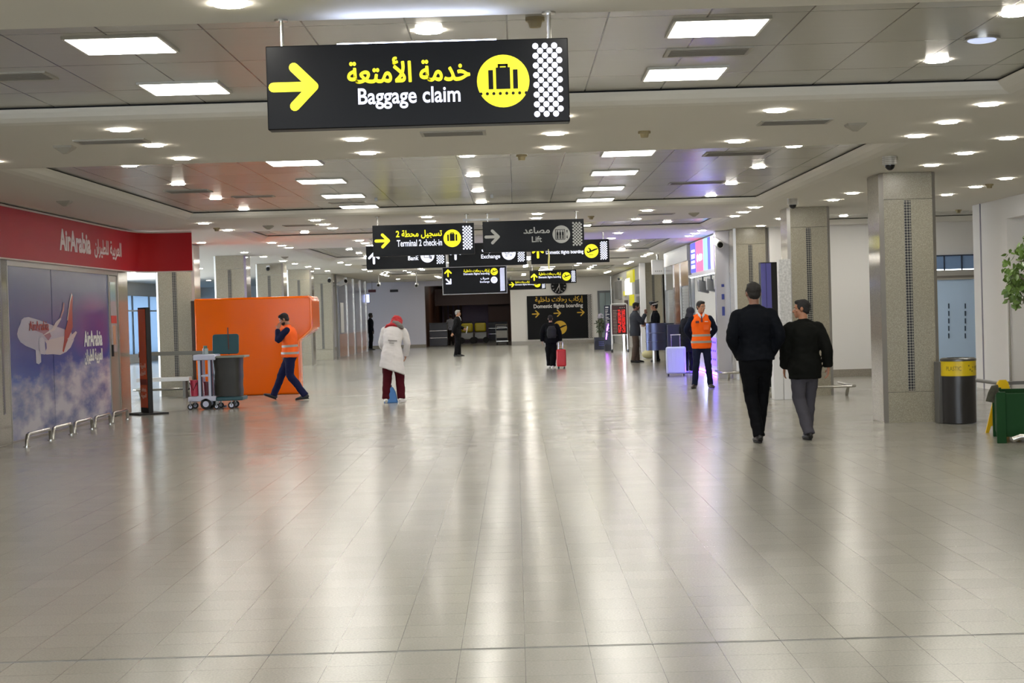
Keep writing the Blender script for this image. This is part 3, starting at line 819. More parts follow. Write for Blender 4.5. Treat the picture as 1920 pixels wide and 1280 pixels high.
# wall clock
p = atY(1047.5, 536, 78.9)
t = thing('wall_clock', 'round black wall clock with pale hands above the direction board', 'clock', p)
b = B(); b.add(*(lambda q: (q.v, q.f))(B().prism(circ(0, 0, 0.39, 40), lambda u, v, d: (u, d, v), 0.0, 0.09))); b.obj('case', M_DARKM, t)
b = B().prism(circ(0, 0, 0.36, 40), lambda u, v, d: (u, d, v), -0.006, 0.0); b.obj('face', M_SIGN, t)
b = B()
for k in range(12):
    a = math.pi * k / 6; s_, c_ = math.sin(a), math.cos(a); flat(b, stroke((.27 * s_, .27 * c_), (.33 * s_, .33 * c_), .012), -0.007)
b.obj('hour_marks', M_WPRINT, t, smooth=False)
b = B(); flat(b, stroke((0.03, 0.04), (-0.10, -0.2), .016), -0.01); b.obj('hour_hand', M_WPRINT, t, smooth=False)
b = B(); flat(b, stroke((0.02, 0.1), (0.06, -0.25), .012), -0.012); b.obj('minute_hand', M_WPRINT, t, smooth=False)

# far recess: trolleys, floor machines, dark desks
def baggage_trolley(x, y, rz, label, group='baggage trolleys'):
    t = thing('baggage_trolley', label, 'trolley', (x, y, 0), rz, group)
    b = B(); b.box(-.3, .3, -.45, .45, .17, .2)
    b.obj('deck', M_CHROME, t)
    B().box(-.27, .27, -.47, -.45, .35, .72).obj('advert_panel', mat('trolley_panel', '#a9a79f', 0.5), t)
    b = B()
    for s in (-1, 1): b.tube([(s * .3, .45, .2), (s * .3, -.45, .2), (s * .3, -.47, .95), (s * .3, -.55, 1.02)], .018)
    b.tube([(-.3, -.55, 1.02), (.3, -.55, 1.02)], .02); b.obj('frame', M_CHROME, t)
    B().box(-.24, .24, -.5, -.3, .85, .95).obj('basket', M_GREYM, t)
    for s in (-1, 1):
        for yy in (-.4, .4): B().cyl((s * .26 - .02, yy, .075), (s * .26 + .02, yy, .075), .075).obj('wheel', M_RUBBER, t)
p = atZ(943, 646, 0); baggage_trolley(-0.7, 81.2, 0, 'silver baggage trolley parked at the dark opening beside the far white wall')
def scrubber(x, y, rz, label):
    t = thing('floor_scrubber', label, 'cleaning machine', (x, y, 0), rz, 'yellow floor machines')
    B().box(-.36, .36, -.3, .3, .2, .6).obj('chassis', M_GREYM, t, bevel=.05)
    B().box(-.31, .31, -.28, .28, .61, 1.1).obj('tank', mat('machine_yellow', '#c9b71a', 0.35), t, bevel=.09)
    b = B().tube([(-.28, .3, .8), (-.28, .45, 1.15), (.28, .45, 1.15), (.28, .3, .8)], .02); b.obj('handlebar', M_RUBBER, t)
    for s in (-1, 1): B().cyl((s * .3, -.34, .17), (s * .3, -.28, .17), .17).obj('wheel', M_RUBBER, t)
scrubber(-2.64, 87.0, 0, 'yellow floor cleaning machine in the dim recess behind the suited man')
scrubber(-1.93, 87.6, 0, 'darker second yellow floor machine to the right of the other, in the dim recess')
def desk(x, y, w, d, h, label, m=None):
    t = thing('service_desk', label, 'desk', (x, y, 0))
    B().box(-w / 2, w / 2, -d / 2, d / 2, 0.02, h - .04).obj('body', m or mat('desk_dark_blue', '#22242f', 0.35), t)
    B().box(-w / 2 - .03, w / 2 + .03, -d / 2 - .03, d / 2 + .03, h - .04, h).obj('top', M_DARKM, t)
    b = B()
    for z in (h * .35, h * .65): b.box(-w / 2, w / 2, -d / 2 - .008, -d / 2, z, z + .02)
    b.obj('steel_trim', M_CHROME, t)
for k_, (x_, y_) in enumerate(((-3.3, 84.5), (-1.6, 86.0), (-2.4, 92.5))):  # lamps added here to lift the recess out of black
    disc(x_, y_, ZS, f'{OW[k_]} added fill downlight inside the dark recess at the far end', 'added downlights in the dark recess')
desk(-3.95, 82.0, 0.9, 0.6, 1.2, 'dark service desk with steel strips at the left of the dim recess')
desk(-1.3, 94.0, 1.6, 0.6, 1.1, 'long dark counter at the back right of the dim recess')
desk(-5.0 + 2.2, 94.0, 1.2, 0.6, 1.1, 'dark counter deep in the dim recess behind the yellow machines')
b = B()
for x in (-4.2, -3.9, -3.6, -3.3): b.box(x, x + .1, 0, .05, 0, 3.0)
o = b.obj('curtain_screen', mat('dim_pinkish_screen', '#6b5560', 0.6)); o.location = (0, 92, 0); tag(o, 'tall slatted pinkish partition in the dim recess', 'partition')
o = B().box(-.75, .75, 0, .05, 0, 2.6).obj('partition_screen', mat('dim_lilac_screen', '#857b95', 0.6)); o.location = (-2.3, 91.9, 0); tag(o, 'pale lilac partition screen behind the yellow floor machines', 'partition')

# ------------------------------------------------------------------ left shop with mural and red fascia
XM = -6.97
def L2(px, py, x=XM): p = atX(px, py, x); return p
sh = thing('airline_office', 'airline office front with a blue sky and aeroplane mural and a glazed door', 'shop front', (XM, 22.0, 0))
def loc(p): return (p.x - XM, p.y - 22.0, p.z)
def mural_material():
    m = mat('mural_sky_print', '#44549a', 0.25, spec=0.3)
    t, p = nodes_of(m)
    tc = t.nodes.new('ShaderNodeTexCoord'); sp = t.nodes.new('ShaderNodeSeparateXYZ')
    t.links.new(tc.outputs['Object'], sp.inputs[0])
    mr = t.nodes.new('ShaderNodeMapRange'); mr.inputs[2].default_value = 2.5; t.links.new(sp.outputs['Z'], mr.inputs[0])
    cr = t.nodes.new('ShaderNodeValToRGB'); e = cr.color_ramp.elements
    e[0].position = 0.0; e[0].color = (*lin('#7e84a8'), 1); e[1].position = 1.0; e[1].color = (*lin('#5d617f'), 1)
    for pos, c in ((.30, '#4e65a6'), (.42, '#31458f'), (.62, '#394782'), (.85, '#49507a')):
        q = e.new(pos); q.color = (*lin(c), 1)
    t.links.new(mr.outputs[0], cr.inputs[0])
    # magenta printed ribbon on the right part
    v = t.nodes.new('ShaderNodeVectorMath'); v.operation = 'SUBTRACT'; v.inputs[1].default_value = (0, 4.35, 1.55); t.links.new(tc.outputs['Object'], v.inputs[0])
    sc = t.nodes.new('ShaderNodeVectorMath'); sc.operation = 'MULTIPLY'; sc.inputs[1].default_value = (0, 0.75, 1.6); t.links.new(v.outputs[0], sc.inputs[0])
    ln = t.nodes.new('ShaderNodeVectorMath'); ln.operation = 'LENGTH'; t.links.new(sc.outputs[0], ln.inputs[0])
    r2 = t.nodes.new('ShaderNodeMapRange'); r2.inputs[1].default_value = 1.0; r2.inputs[2].default_value = 0.35; r2.inputs[4].default_value = 0.55; t.links.new(ln.outputs['Value'], r2.inputs[0])
    mx = t.nodes.new('ShaderNodeMix'); mx.data_type = 'RGBA'; mx.inputs[7].default_value = (*lin('#7c3d86'), 1)
    t.links.new(r2.outputs[0], mx.inputs[0]); t.links.new(cr.outputs[0], mx.inputs[6])
    # printed clouds
    n = t.nodes.new('ShaderNodeTexNoise'); n.inputs['Scale'].default_value = 1.3; n.inputs['Detail'].default_value = 8; n.inputs['Roughness'].default_value = 0.62
    cm = t.nodes.new('ShaderNodeMapping'); cm.inputs['Scale'].default_value = (1, .42, 1.2); t.links.new(tc.outputs['Object'], cm.inputs['Vector']); t.links.new(cm.outputs[0], n.inputs['Vector'])
    sb = t.nodes.new('ShaderNodeMath'); sb.operation = 'MULTIPLY_ADD'; sb.inputs[1].default_value = -0.55; sb.inputs[2].default_value = 0.56; t.links.new(sp.outputs['Z'], sb.inputs[0])
    ad = t.nodes.new('ShaderNodeMath'); ad.operation = 'ADD'; t.links.new(sb.outputs[0], ad.inputs[0]); t.links.new(n.outputs['Fac'], ad.inputs[1])
    r3 = t.nodes.new('ShaderNodeMapRange'); r3.inputs[1].default_value = 0.46; r3.inputs[2].default_value = 0.66; t.links.new(ad.outputs[0], r3.inputs[0])
    n2 = t.nodes.new('ShaderNodeTexNoise'); n2.inputs['Scale'].default_value = 3.2; n2.inputs['Detail'].default_value = 6; t.links.new(cm.outputs[0], n2.inputs['Vector'])
    c2 = t.nodes.new('ShaderNodeValToRGB'); c2.color_ramp.elements[0].position = .35; c2.color_ramp.elements[0].color = (*lin('#6c7399'), 1)
    c2.color_ramp.elements[1].position = .62; c2.color_ramp.elements[1].color = (*lin('#bfbac2'), 1); t.links.new(n2.outputs['Fac'], c2.inputs[0])
    m2 = t.nodes.new('ShaderNodeMix'); m2.data_type = 'RGBA'; t.links.new(r3.outputs[0], m2.inputs[0]); t.links.new(mx.outputs[2], m2.inputs[6]); t.links.new(c2.outputs[0], m2.inputs[7])
    t.links.new(m2.outputs[2], p.inputs['Base Color'])
    return m
MM = mural_material()
Ysp = atX(98, 600, XM).y - 22
B().box(-.06, 0, 0.0, Ysp - .012, .03, 2.45).obj('mural_panel', MM, sh)
B().box(-.06, 0, Ysp + .012, 5.42, .03, 2.45).obj('mural_panel', MM, sh)
b = B().box(-.07, -.01, Ysp - .012, Ysp + .012, .03, 2.45); b.obj('panel_joint', mat('navy_joint', '#1f2440', 0.4), sh)
M_ALU = mat('beige_aluminium', '#99948a', 0.35, metal=0.3)
b = B().box(-.1, .015, -.04, 6.10, 2.45, 2.53).box(-.1, .01, -.04, 0, 0, 2.45).box(-.1, .02, 5.42, 5.47, 0, 2.45).box(-.1, .02, 6.02, 6.08, 0, 2.45).box(-.1, .0, 0, 5.42, 0, .03)
b.obj('frame', M_ALU, sh, smooth=False)
dd = B().box(-.05, 0.0, 5.47, 6.02, 0.02, 2.44).obj('door', M_ALU, sh)
B().box(-.02, .006, 5.56, 5.93, 1.12, 2.33).obj('door_pane', mat('door_pane_glass', '#8fa9b4', 0.08), dd)
B().box(.006, .010, 5.56, 5.93, 1.62, 1.75).obj('notice', mat('notice_red', '#c22a22', 0.5), dd)
B().box(.006, .010, 5.66, 5.84, 1.25, 1.58).obj('poster', mat('notice_orange', '#c99a7c', 0.5), dd)
B().box(.0, .05, 5.48, 5.53, 1.05, 1.25).obj('door_handle', M_RUBBER, dd)
# printed aeroplane on the mural (flat print)
def mp(x, y): return atX(x / 7.11, 540 + y / 7.11, XM)
def print_poly(name, pts, m, lift, parent):
    b = B(); V = []
    for x, y in pts:
        p = mp(x, y); V.append((lift, p.y - 22, p.z))
    b.add(V, [tuple(range(len(V)))]); return b.obj(name, m, parent, smooth=False)
P_FUS = mat('print_fuselage', '#aaa9b8', 0.25); P_FUS2 = mat('print_engine', '#b9b8c4', 0.25); P_RD = mat('print_red', '#9c3a36', 0.25); P_BL = mat('print_shadow', '#4a5288', 0.25); P_WNG = mat('print_wing', '#c3b9bb', 0.25); P_PK = mat('print_pink', '#8f6674', 0.25)
af = print_poly('printed_fuselage', [(225, 610), (240, 540), (268, 480), (285, 420), (320, 392), (380, 386), (500, 420), (700, 495), (760, 515), (860, 550), (950, 590), (985, 690), (940, 790), (880, 850), (800, 890), (700, 880), (620, 885), (520, 850), (440, 810), (340, 770), (270, 720), (235, 660)], P_FUS, .003, sh)
print_poly('printed_belly', [(600, 700), (850, 640), (975, 700), (935, 790), (880, 850), (800, 888), (700, 878), (620, 883), (560, 860)], P_WNG, .004, af)
print_poly('printed_tail_fin', [(948, 60), (968, 110), (960, 300), (965, 520), (940, 600), (890, 590), (870, 550), (900, 430), (905, 300), (922, 170)], P_RD, .005, af)
print_poly('printed_tail_edge', [(945, 65), (925, 160), (905, 300), (888, 430), (900, 430), (915, 300), (935, 170), (958, 90)], P_WNG, .006, af)
print_poly('printed_tail_stripe', [(860, 550), (935, 600), (880, 740), (845, 855), (828, 840), (850, 700)], P_RD, .0055, af)
print_poly('printed_wing', [(545, 645), (690, 540), (740, 450), (800, 395), (812, 410), (775, 480), (725, 560), (640, 600)], P_WNG, .006, af)
print_poly('printed_wing_tip', [(792, 400), (825, 290), (838, 190), (855, 200), (848, 300), (810, 405)], P_PK, .006, af)
print_poly('printed_stabiliser', [(890, 680), (1005, 572), (1022, 590), (975, 685)], P_WNG, .006, af)
print_poly('printed_engine', [(512, 690), (530, 660), (560, 655), (585, 690), (612, 820), (595, 885), (535, 878), (518, 800)], P_FUS2, .008, af)
print_poly('printed_engine_shadow', [(590, 700), (612, 740), (616, 800), (600, 835), (592, 760)], P_BL, .009, af)
print_poly('printed_engine', [(470, 820), (540, 850), (545, 985), (515, 1015), (480, 1000)], P_FUS2, .005, af)
print_poly('printed_lettering_smear', [(375, 470), (500, 490), (640, 545), (680, 640), (640, 700), (560, 600), (400, 540)], P_PK, .005, af)
def mural_text(s, x0, y0, x1, y1, ar, m, lift, par, name, bold=0.03, conv=mp, org=(XM, 22.0)):
    a = conv(x0, y0); c = conv(x1, y1); b = B()
    fit_text(b, s, a.y - org[1], c.y - org[1], c.z, a.z, 0, arabic=ar, bold=bold, fn=lambda u, w, d: (lift + d, u, w))
    return b.obj(name, m, par, smooth=False, fix=False)
mural_text('AirArabia', 1112, 570, 1360, 765, False, M_WPRINT, .004, sh, 'printed_latin_lettering')
mural_text('العربية للطيران', 1122, 815, 1365, 1000, True, M_WPRINT, .004, sh, 'printed_arabic_lettering')
mural_text('AirArabia', 378, 440, 645, 560, False, P_RD, .007, af, 'printed_fuselage_name', bold=0.01)

# red fascia
path = [(-6.93, 12.0), (-6.93, 28.2), (-6.905, 28.7), (-6.84, 29.1), (-6.70, 29.35), (-6.45, 29.48), (-6.2, 29.52), (-5.93, 29.53)]
fa = thing('red_fascia', 'long curved red fascia board with white airline lettering above the mural', 'fascia sign', (-6.93, 22.0, 2.53))
def strip_path(b, z0, z1, off, thick):
    n = len(path); N = []
    for i in range(n):
        a = Vector(path[max(0, i - 1)]); c = Vector(path[min(n - 1, i + 1)]); d = (c - a).normalized(); N.append(Vector((d.y, -d.x)))
    o = [Vector(p) + N[i] * off for i, p in enumerate(path)]; q = [Vector(p) + N[i] * (off - thick) for i, p in enumerate(path)]
    vs = []
    for i in range(n):
        for p, z in ((o[i], z0), (o[i], z1), (q[i], z1), (q[i], z0)): vs.append((p.x + 6.93, p.y - 22.0, z - 2.53))
    fs = [(0, 1, 2, 3), (4 * n - 4, 4 * n - 1, 4 * n - 2, 4 * n - 3)]
    for i in range(n - 1):
        for k in range(4): fs.append((4 * i + k, 4 * i + (k + 1) % 4, 4 * i + 4 + (k + 1) % 4, 4 * i + 4 + k))
    return b.add(vs, fs)
strip_path(B(), 2.55, 3.25, 0, 0.03).obj('red_panel', M_RED, fa, angle=60)
b = B(); strip_path(b, 2.53, 2.55, 0.015, 0.04); strip_path(b, 3.25, 3.275, 0.015, 0.04); b.obj('cream_edging', mat('cream_trim', '#c2b4a8', 0.5), fa)
fp = lambda x, y: atX(x / 7.11, 380 + y / 7.11, -6.93)
mural_text('AirArabia', 785, 340, 1210, 690, False, mat('fascia_letters', '#cdbdb8', 0.5), .001, fa, 'latin_lettering', bold=0.035, conv=lambda x, y: fp(x, y) - Vector((0, 0, 2.53)) , org=(-6.93, 22.0))
mural_text('العربية للطيران', 1250, 470, 1620, 780, True, mat('fascia_letters', '#cdbdb8', 0.5), .001, fa, 'arabic_lettering', bold=0.02, conv=lambda x, y: fp(x, y) - Vector((0, 0, 2.53)), org=(-6.93, 22.0))

# bumper hoops in front of the mural
def hoop(x, y, L, rz, label, group, h=.165, r=.027):
    t = thing('bumper_rail', label, 'bumper rail', (x, y, 0), rz, group)
    pts = [(0, 0, 0.01), (0, .015, h * .7), (0, .045, h * .93), (0, .09, h), (0, L - .09, h), (0, L - .045, h * .93), (0, L - .015, h * .7), (0, L, 0.01)]
    B().loft(pts, [r] * 8, ref=(1, 0, 0.02), seg=10).obj('tube', M_CHROME, t)
    for yy in (0, L): B().cyl((0, yy, 0), (0, yy, .012), .05, 16).obj('floor_flange', M_CHROME, t)
for k, (y0, y1) in enumerate(((21.3, 22.4), (22.5, 23.45), (23.6, 24.6), (24.75, 25.7), (25.85, 26.85))):
    hoop(-6.56, y0, y1 - y0, 0, f'{["nearest","second","third","fourth","farthest"][k]} low steel bumper hoop on the floor along the mural', 'bumper hoops along the mural')

# orange totem
p = atZ(274, 777, 0)
t = thing('display_totem', 'tall narrow dark-edged orange totem standing on a flat black base', 'display stand', (p.x, 28.15, 0), math.radians(-52))
B().box(-.28, .28, -.28, .28, 0, .03).obj('base', M_RUBBER, t)
B().box(-.16, .16, -.045, .045, .03, 1.88).obj('casing', M_RUBBER, t, bevel=.006)
B().box(-.14, .14, -.05, -.045, .12, 1.85).obj('orange_screen', mat('totem_orange', '#c5461e', 0.25), t)
b = B(); fit_text(b, 'العربية', -.1, .1, .80, .90, -.051, arabic=True); fit_text(b, 'للطيران', -.1, .1, .68, .77, -.051, arabic=True)
fit_text(b, 'AirArabia', -.1, .1, .40, .47, -.051); fit_text(b, 'العربية', -.1, .1, .28, .37, -.051, arabic=True)
b.obj('lettering', mat('totem_letters', '#d9a08a', 0.5), t, smooth=False, fix=False)
B().box(-.14, .14, -.052, -.05, .52, .62).obj('dark_band', mat('totem_red', '#7d1d16', .4), t)
# belt barrier
t = thing('belt_barrier', 'grey retractable belt stretched between the shop pillar and a post behind the trolley', 'barrier', (-6.9, 29.25, 0))
B().loft([(0.0, .0, 1.035), (.65, .42, 1.03), (1.27, .62, 1.02)], [(.003, .036)] * 3, ref=(0, 0, 1), seg=4).obj('belt', mat('belt_grey', '#77776f', .6), t)
B().cyl((1.3, .62, .02), (1.3, .62, 1.07), .03).obj('post', M_CHROME, t)
B().cyl((1.3, .62, 0), (1.3, .62, .025), .16).obj('base', M_DARKM, t)
B().cyl((.02, 0, .98), (.02, 0, 1.08), .03).obj('wall_clip', M_DARKM, t)

# low rail and white bench board by the left pillar
def L_rail(x0, x1, y0, y1, z, label, group='low steel pillar rails'):
    t = thing('pillar_rail', label, 'bumper rail', (x0, y0, 0), 0, group)
    w = x1 - x0; d = y1 - y0
    B().loft([(0, d, z), (0, .06, z), (.06, 0, z), (w - .06, 0, z), (w, .06, z), (w, d, z)], [.026] * 6, ref=(0, 0, 1), seg=10).obj('tube', M_CHROME, t)
    for x in (.12, w - .12):
        B().loft([(x, .16, 0.0), (x, .10, z * .5), (x, .0, z)], [.025, .03, .02], ref=(1, 0, 0), seg=8).obj('foot', M_CHROME, t)
L_rail(-8.25, -7.0, 34.35, 35.8, .17, 'low steel rail round the foot of the left pillar behind the orange totem')
L_rail(4.28, 5.82, 27.55, 29.0, .17, 'low steel rail round the foot of the second right pillar')
L_rail(4.45, 5.8, 34.45, 35.8, .17, 'low steel rail round the foot of the third right pillar, by the lit kiosk')
t = thing('white_bench', 'narrow white bench board at the foot of the left pillar behind the orange totem', 'bench', (-8.05, 33.95, 0))
B().box(0, 1.12, -.15, .15, .36, .44).obj('seat', M_PLWHITE, t, bevel=.01)
for x in (.1, 1.0): B().box(x - .03, x + .03, -.12, .12, 0, .36).obj('leg', M_GREYM, t)

# ------------------------------------------------------------------ orange kiosk
def kiosk():
    x0 = atY(373, 650, 34.5).x
    t = thing('orange_kiosk', 'big glossy orange kiosk wall with a slanted cut on its right side', 'kiosk', (x0, 34.1, 0))
    W1 = -4.62 - x0; W2 = -4.33 - x0
    prof = [(0, 0, .9), (W1, 0, .45), (W1, 1.10, .45), (W1 + .02, 1.15, .5), (W2 - .02, 1.36, 1.3), (W2, 1.42, 1.35), (W2, 2.02, 1.35), (W2 - .05, 2.09, 1.35), (0, 2.09, 1.35)]
    vs = [(x, 0, z) for x, z, d in prof] + [(x, d, z) for x, z, d in prof]; n = len(prof)
    fs = [tuple(range(n)), tuple(range(2 * n - 1, n - 1, -1))] + [(i, (i + 1) % n, (i + 1) % n + n, i + n) for i in range(n)]
    b = B(); b.add(vs, fs); b.obj('body', M_ORANGE, t, bevel=.05)
    # raised lip that follows the right-hand outline
    b = B(); q = prof[1:8]
    for i in range(len(q) - 1):
        a = q[i]; c = q[i + 1]; b.loft([(a[0] - .02, -.006, a[1]), (c[0] - .02, -.006, c[1])], [.014, .014], seg=6)
    plabel(b.obj('edge_lip', mat('orange_lip', '#f58a45', .25), t), 'lighter orange raised edge')
    B().box(-.07, 0, .02, .85, 0, 2.05).obj('pillar_side_strip', mat('pillar_reflection_brown', '#3a2417', .3), t)  # dark brown strip added to stand for the pillar's reflecting side
kiosk()

# ------------------------------------------------------------------ cleaning trolley
def trolley():
    Y = 29.1; ox = atY(405, 700, Y).x
    t = thing('cleaning_trolley', 'janitor trolley with dark waste bag, open teal lid and red buckets', 'cleaning trolley', (ox, Y, 0))
    def c(px, py): p = atY(px, py, Y); return p.x - ox, p.z
    W = mat('trolley_white', '#c9cde0', .4); TE = mat('teal_plastic', '#1f4a52', .4); BAG = mat('bag_olive', '#2b2a24', .5, bump=.6, noise_scale=6)
    x0, z0 = c(353, 761); x1, z1 = c(405, 751); B().box(x0, x1, 0, .5, .15, .24).obj('base_tray', W, t, bevel=.015)
    x2, _ = c(456, 755); B().box(x1, x2, -.02, .52, .15, .22).obj('bag_deck', TE, t, bevel=.02)
    for px, r, nm in ((357, .055, 'caster'), (386, .10, 'large_wheel'), (406, .05, 'caster'), (434, .065, 'caster')):
        x, _ = c(px, 760)
        for yy in (0.02, .46):
            w = B().cyl((x, yy - .02, r), (x, yy + .02, r), r, 20).obj(nm, M_RUBBER, t)
            B().cyl((x, yy - .026, r), (x, yy + .026, r), r * .55, 16).obj('hub', W, w)
            if nm == 'caster': B().box(x - .012, x + .012, yy - .03, yy + .03, r, .16).obj('fork', M_GREYM, w)
    for px in (373, 392):
        x, _ = c(px, 700)
        for yy in (.04, .46): B().box(x - .022, x + .022, yy - .02, yy + .02, .24, .93).obj('post', W, t)
        B().box(x + .022, x + .05, .03, .05, .24, .93).obj('dark_post_channel', mat('navy_channel', '#2b2f45', .5), t)
    x0, z = c(362, 677); x1, _ = c(404, 677); B().box(x0, x1, -.01, .51, .90, 1.0).obj('top_tray', W, t, bevel=.015)
    x3, _ = c(459, 670)
    b = B().box(x1, x3, -.03, .0, .93, .965).box(x1, x3, .5, .53, .93, .965).box(x3 - .03, x3, 0, .5, .93, .965).box(x1, x1 + .03, 0, .5, .93, .965)
    b.obj('bag_ring', mat('ring_grey_green', '#7f8478', .4), t, bevel=.008)
    xa, _ = c(397, 700); xb, _ = c(451, 700)
    b = B(); m = (xa + xb) / 2; h = (xb - xa) / 2
    pts = []
    for k in range(9):
        z = .23 + (.95 - .23) * k / 8; s = 1 - .07 * (1 - k / 8) + .015 * math.sin(k * 2.1)
        pts.append(((m + .004 * math.sin(k * 1.7), .25, z), (h * s, .25 * s)))
    b.loft([p for p, _ in pts], [r for _, r in pts], ref=(0, 1, 0), seg=28, sq=.45); b.obj('waste_bag', BAG, t)
    xl, _ = c(389, 650); xr, _ = c(439, 650)
    R = Matrix.Rotation(math.radians(-10), 3, 'X')
    b = B(); hw = (xr - xl) / 2; rc = .045; poly = []
    for cx_, cz_, a0 in ((hw - rc, .185 - rc, 0), (-hw + rc, .185 - rc, 90), (-hw + rc, -.185 + rc, 180), (hw - rc, -.185 + rc, 270)):
        for k in range(5): a = math.radians(a0 + k * 22.5); poly.append((cx_ + rc * math.cos(a), cz_ + rc * math.sin(a)))
    b.prism(poly, lambda u, v, d: Vector(((xl + xr) / 2, .50, 1.175)) + R @ Vector((u, d, v)), -.02, .02); b.obj('lid', TE, t, bevel=.008)
    x, _ = c(420, 640); B().cyl((x, .47, .98), (x - .01, .47, 1.48), .011).obj('mop_handle', mat('brown_handle', '#5b2f24', .5), t)
    b = B(); x, _ = c(381, 656); bt = B().cyl((x, .2, 1.0), (x, .2, 1.11), .05).obj('spray_bottle', mat('bottle_grey', '#9ba8a6', .3), t)
    B().cyl((x, .2, 1.11), (x, .2, 1.16), .035).obj('cap', mat('cap_green', '#4f6b5c', .4), bt)
    x0, _ = c(354.5, 740); x1, _ = c(371.5, 740)
    bk = B().loft([((x0 + x1) / 2, .12, .25), ((x0 + x1) / 2, .12, .54)], [(.07, .09), ((x1 - x0) / 2, .11)], ref=(0, 1, 0), seg=16, sq=.6).obj('bucket', mat('bucket_pink_red', '#b8384f', .35), t)
    B().tube([(x0 + .01, .0, .5), ((x0 + x1) / 2, -.02, .36), (x1 - .01, .0, .5)], .008).obj('bail', M_RUBBER, bk)
    x0, _ = c(377, 740); x1, _ = c(390, 740)
    B().loft([((x0 + x1) / 2, .25, .25), ((x0 + x1) / 2, .25, .50)], [(.05, .09), ((x1 - x0) / 2, .11)], ref=(0, 1, 0), seg=16, sq=.6).obj('bucket', mat('bucket_dark_red', '#6d1423', .35), t)
    x0, _ = c(377, 707); x1, _ = c(391, 703); B().box(x0, x1, .02, .48, .60, .63).obj('shelf', W, t)
trolley()
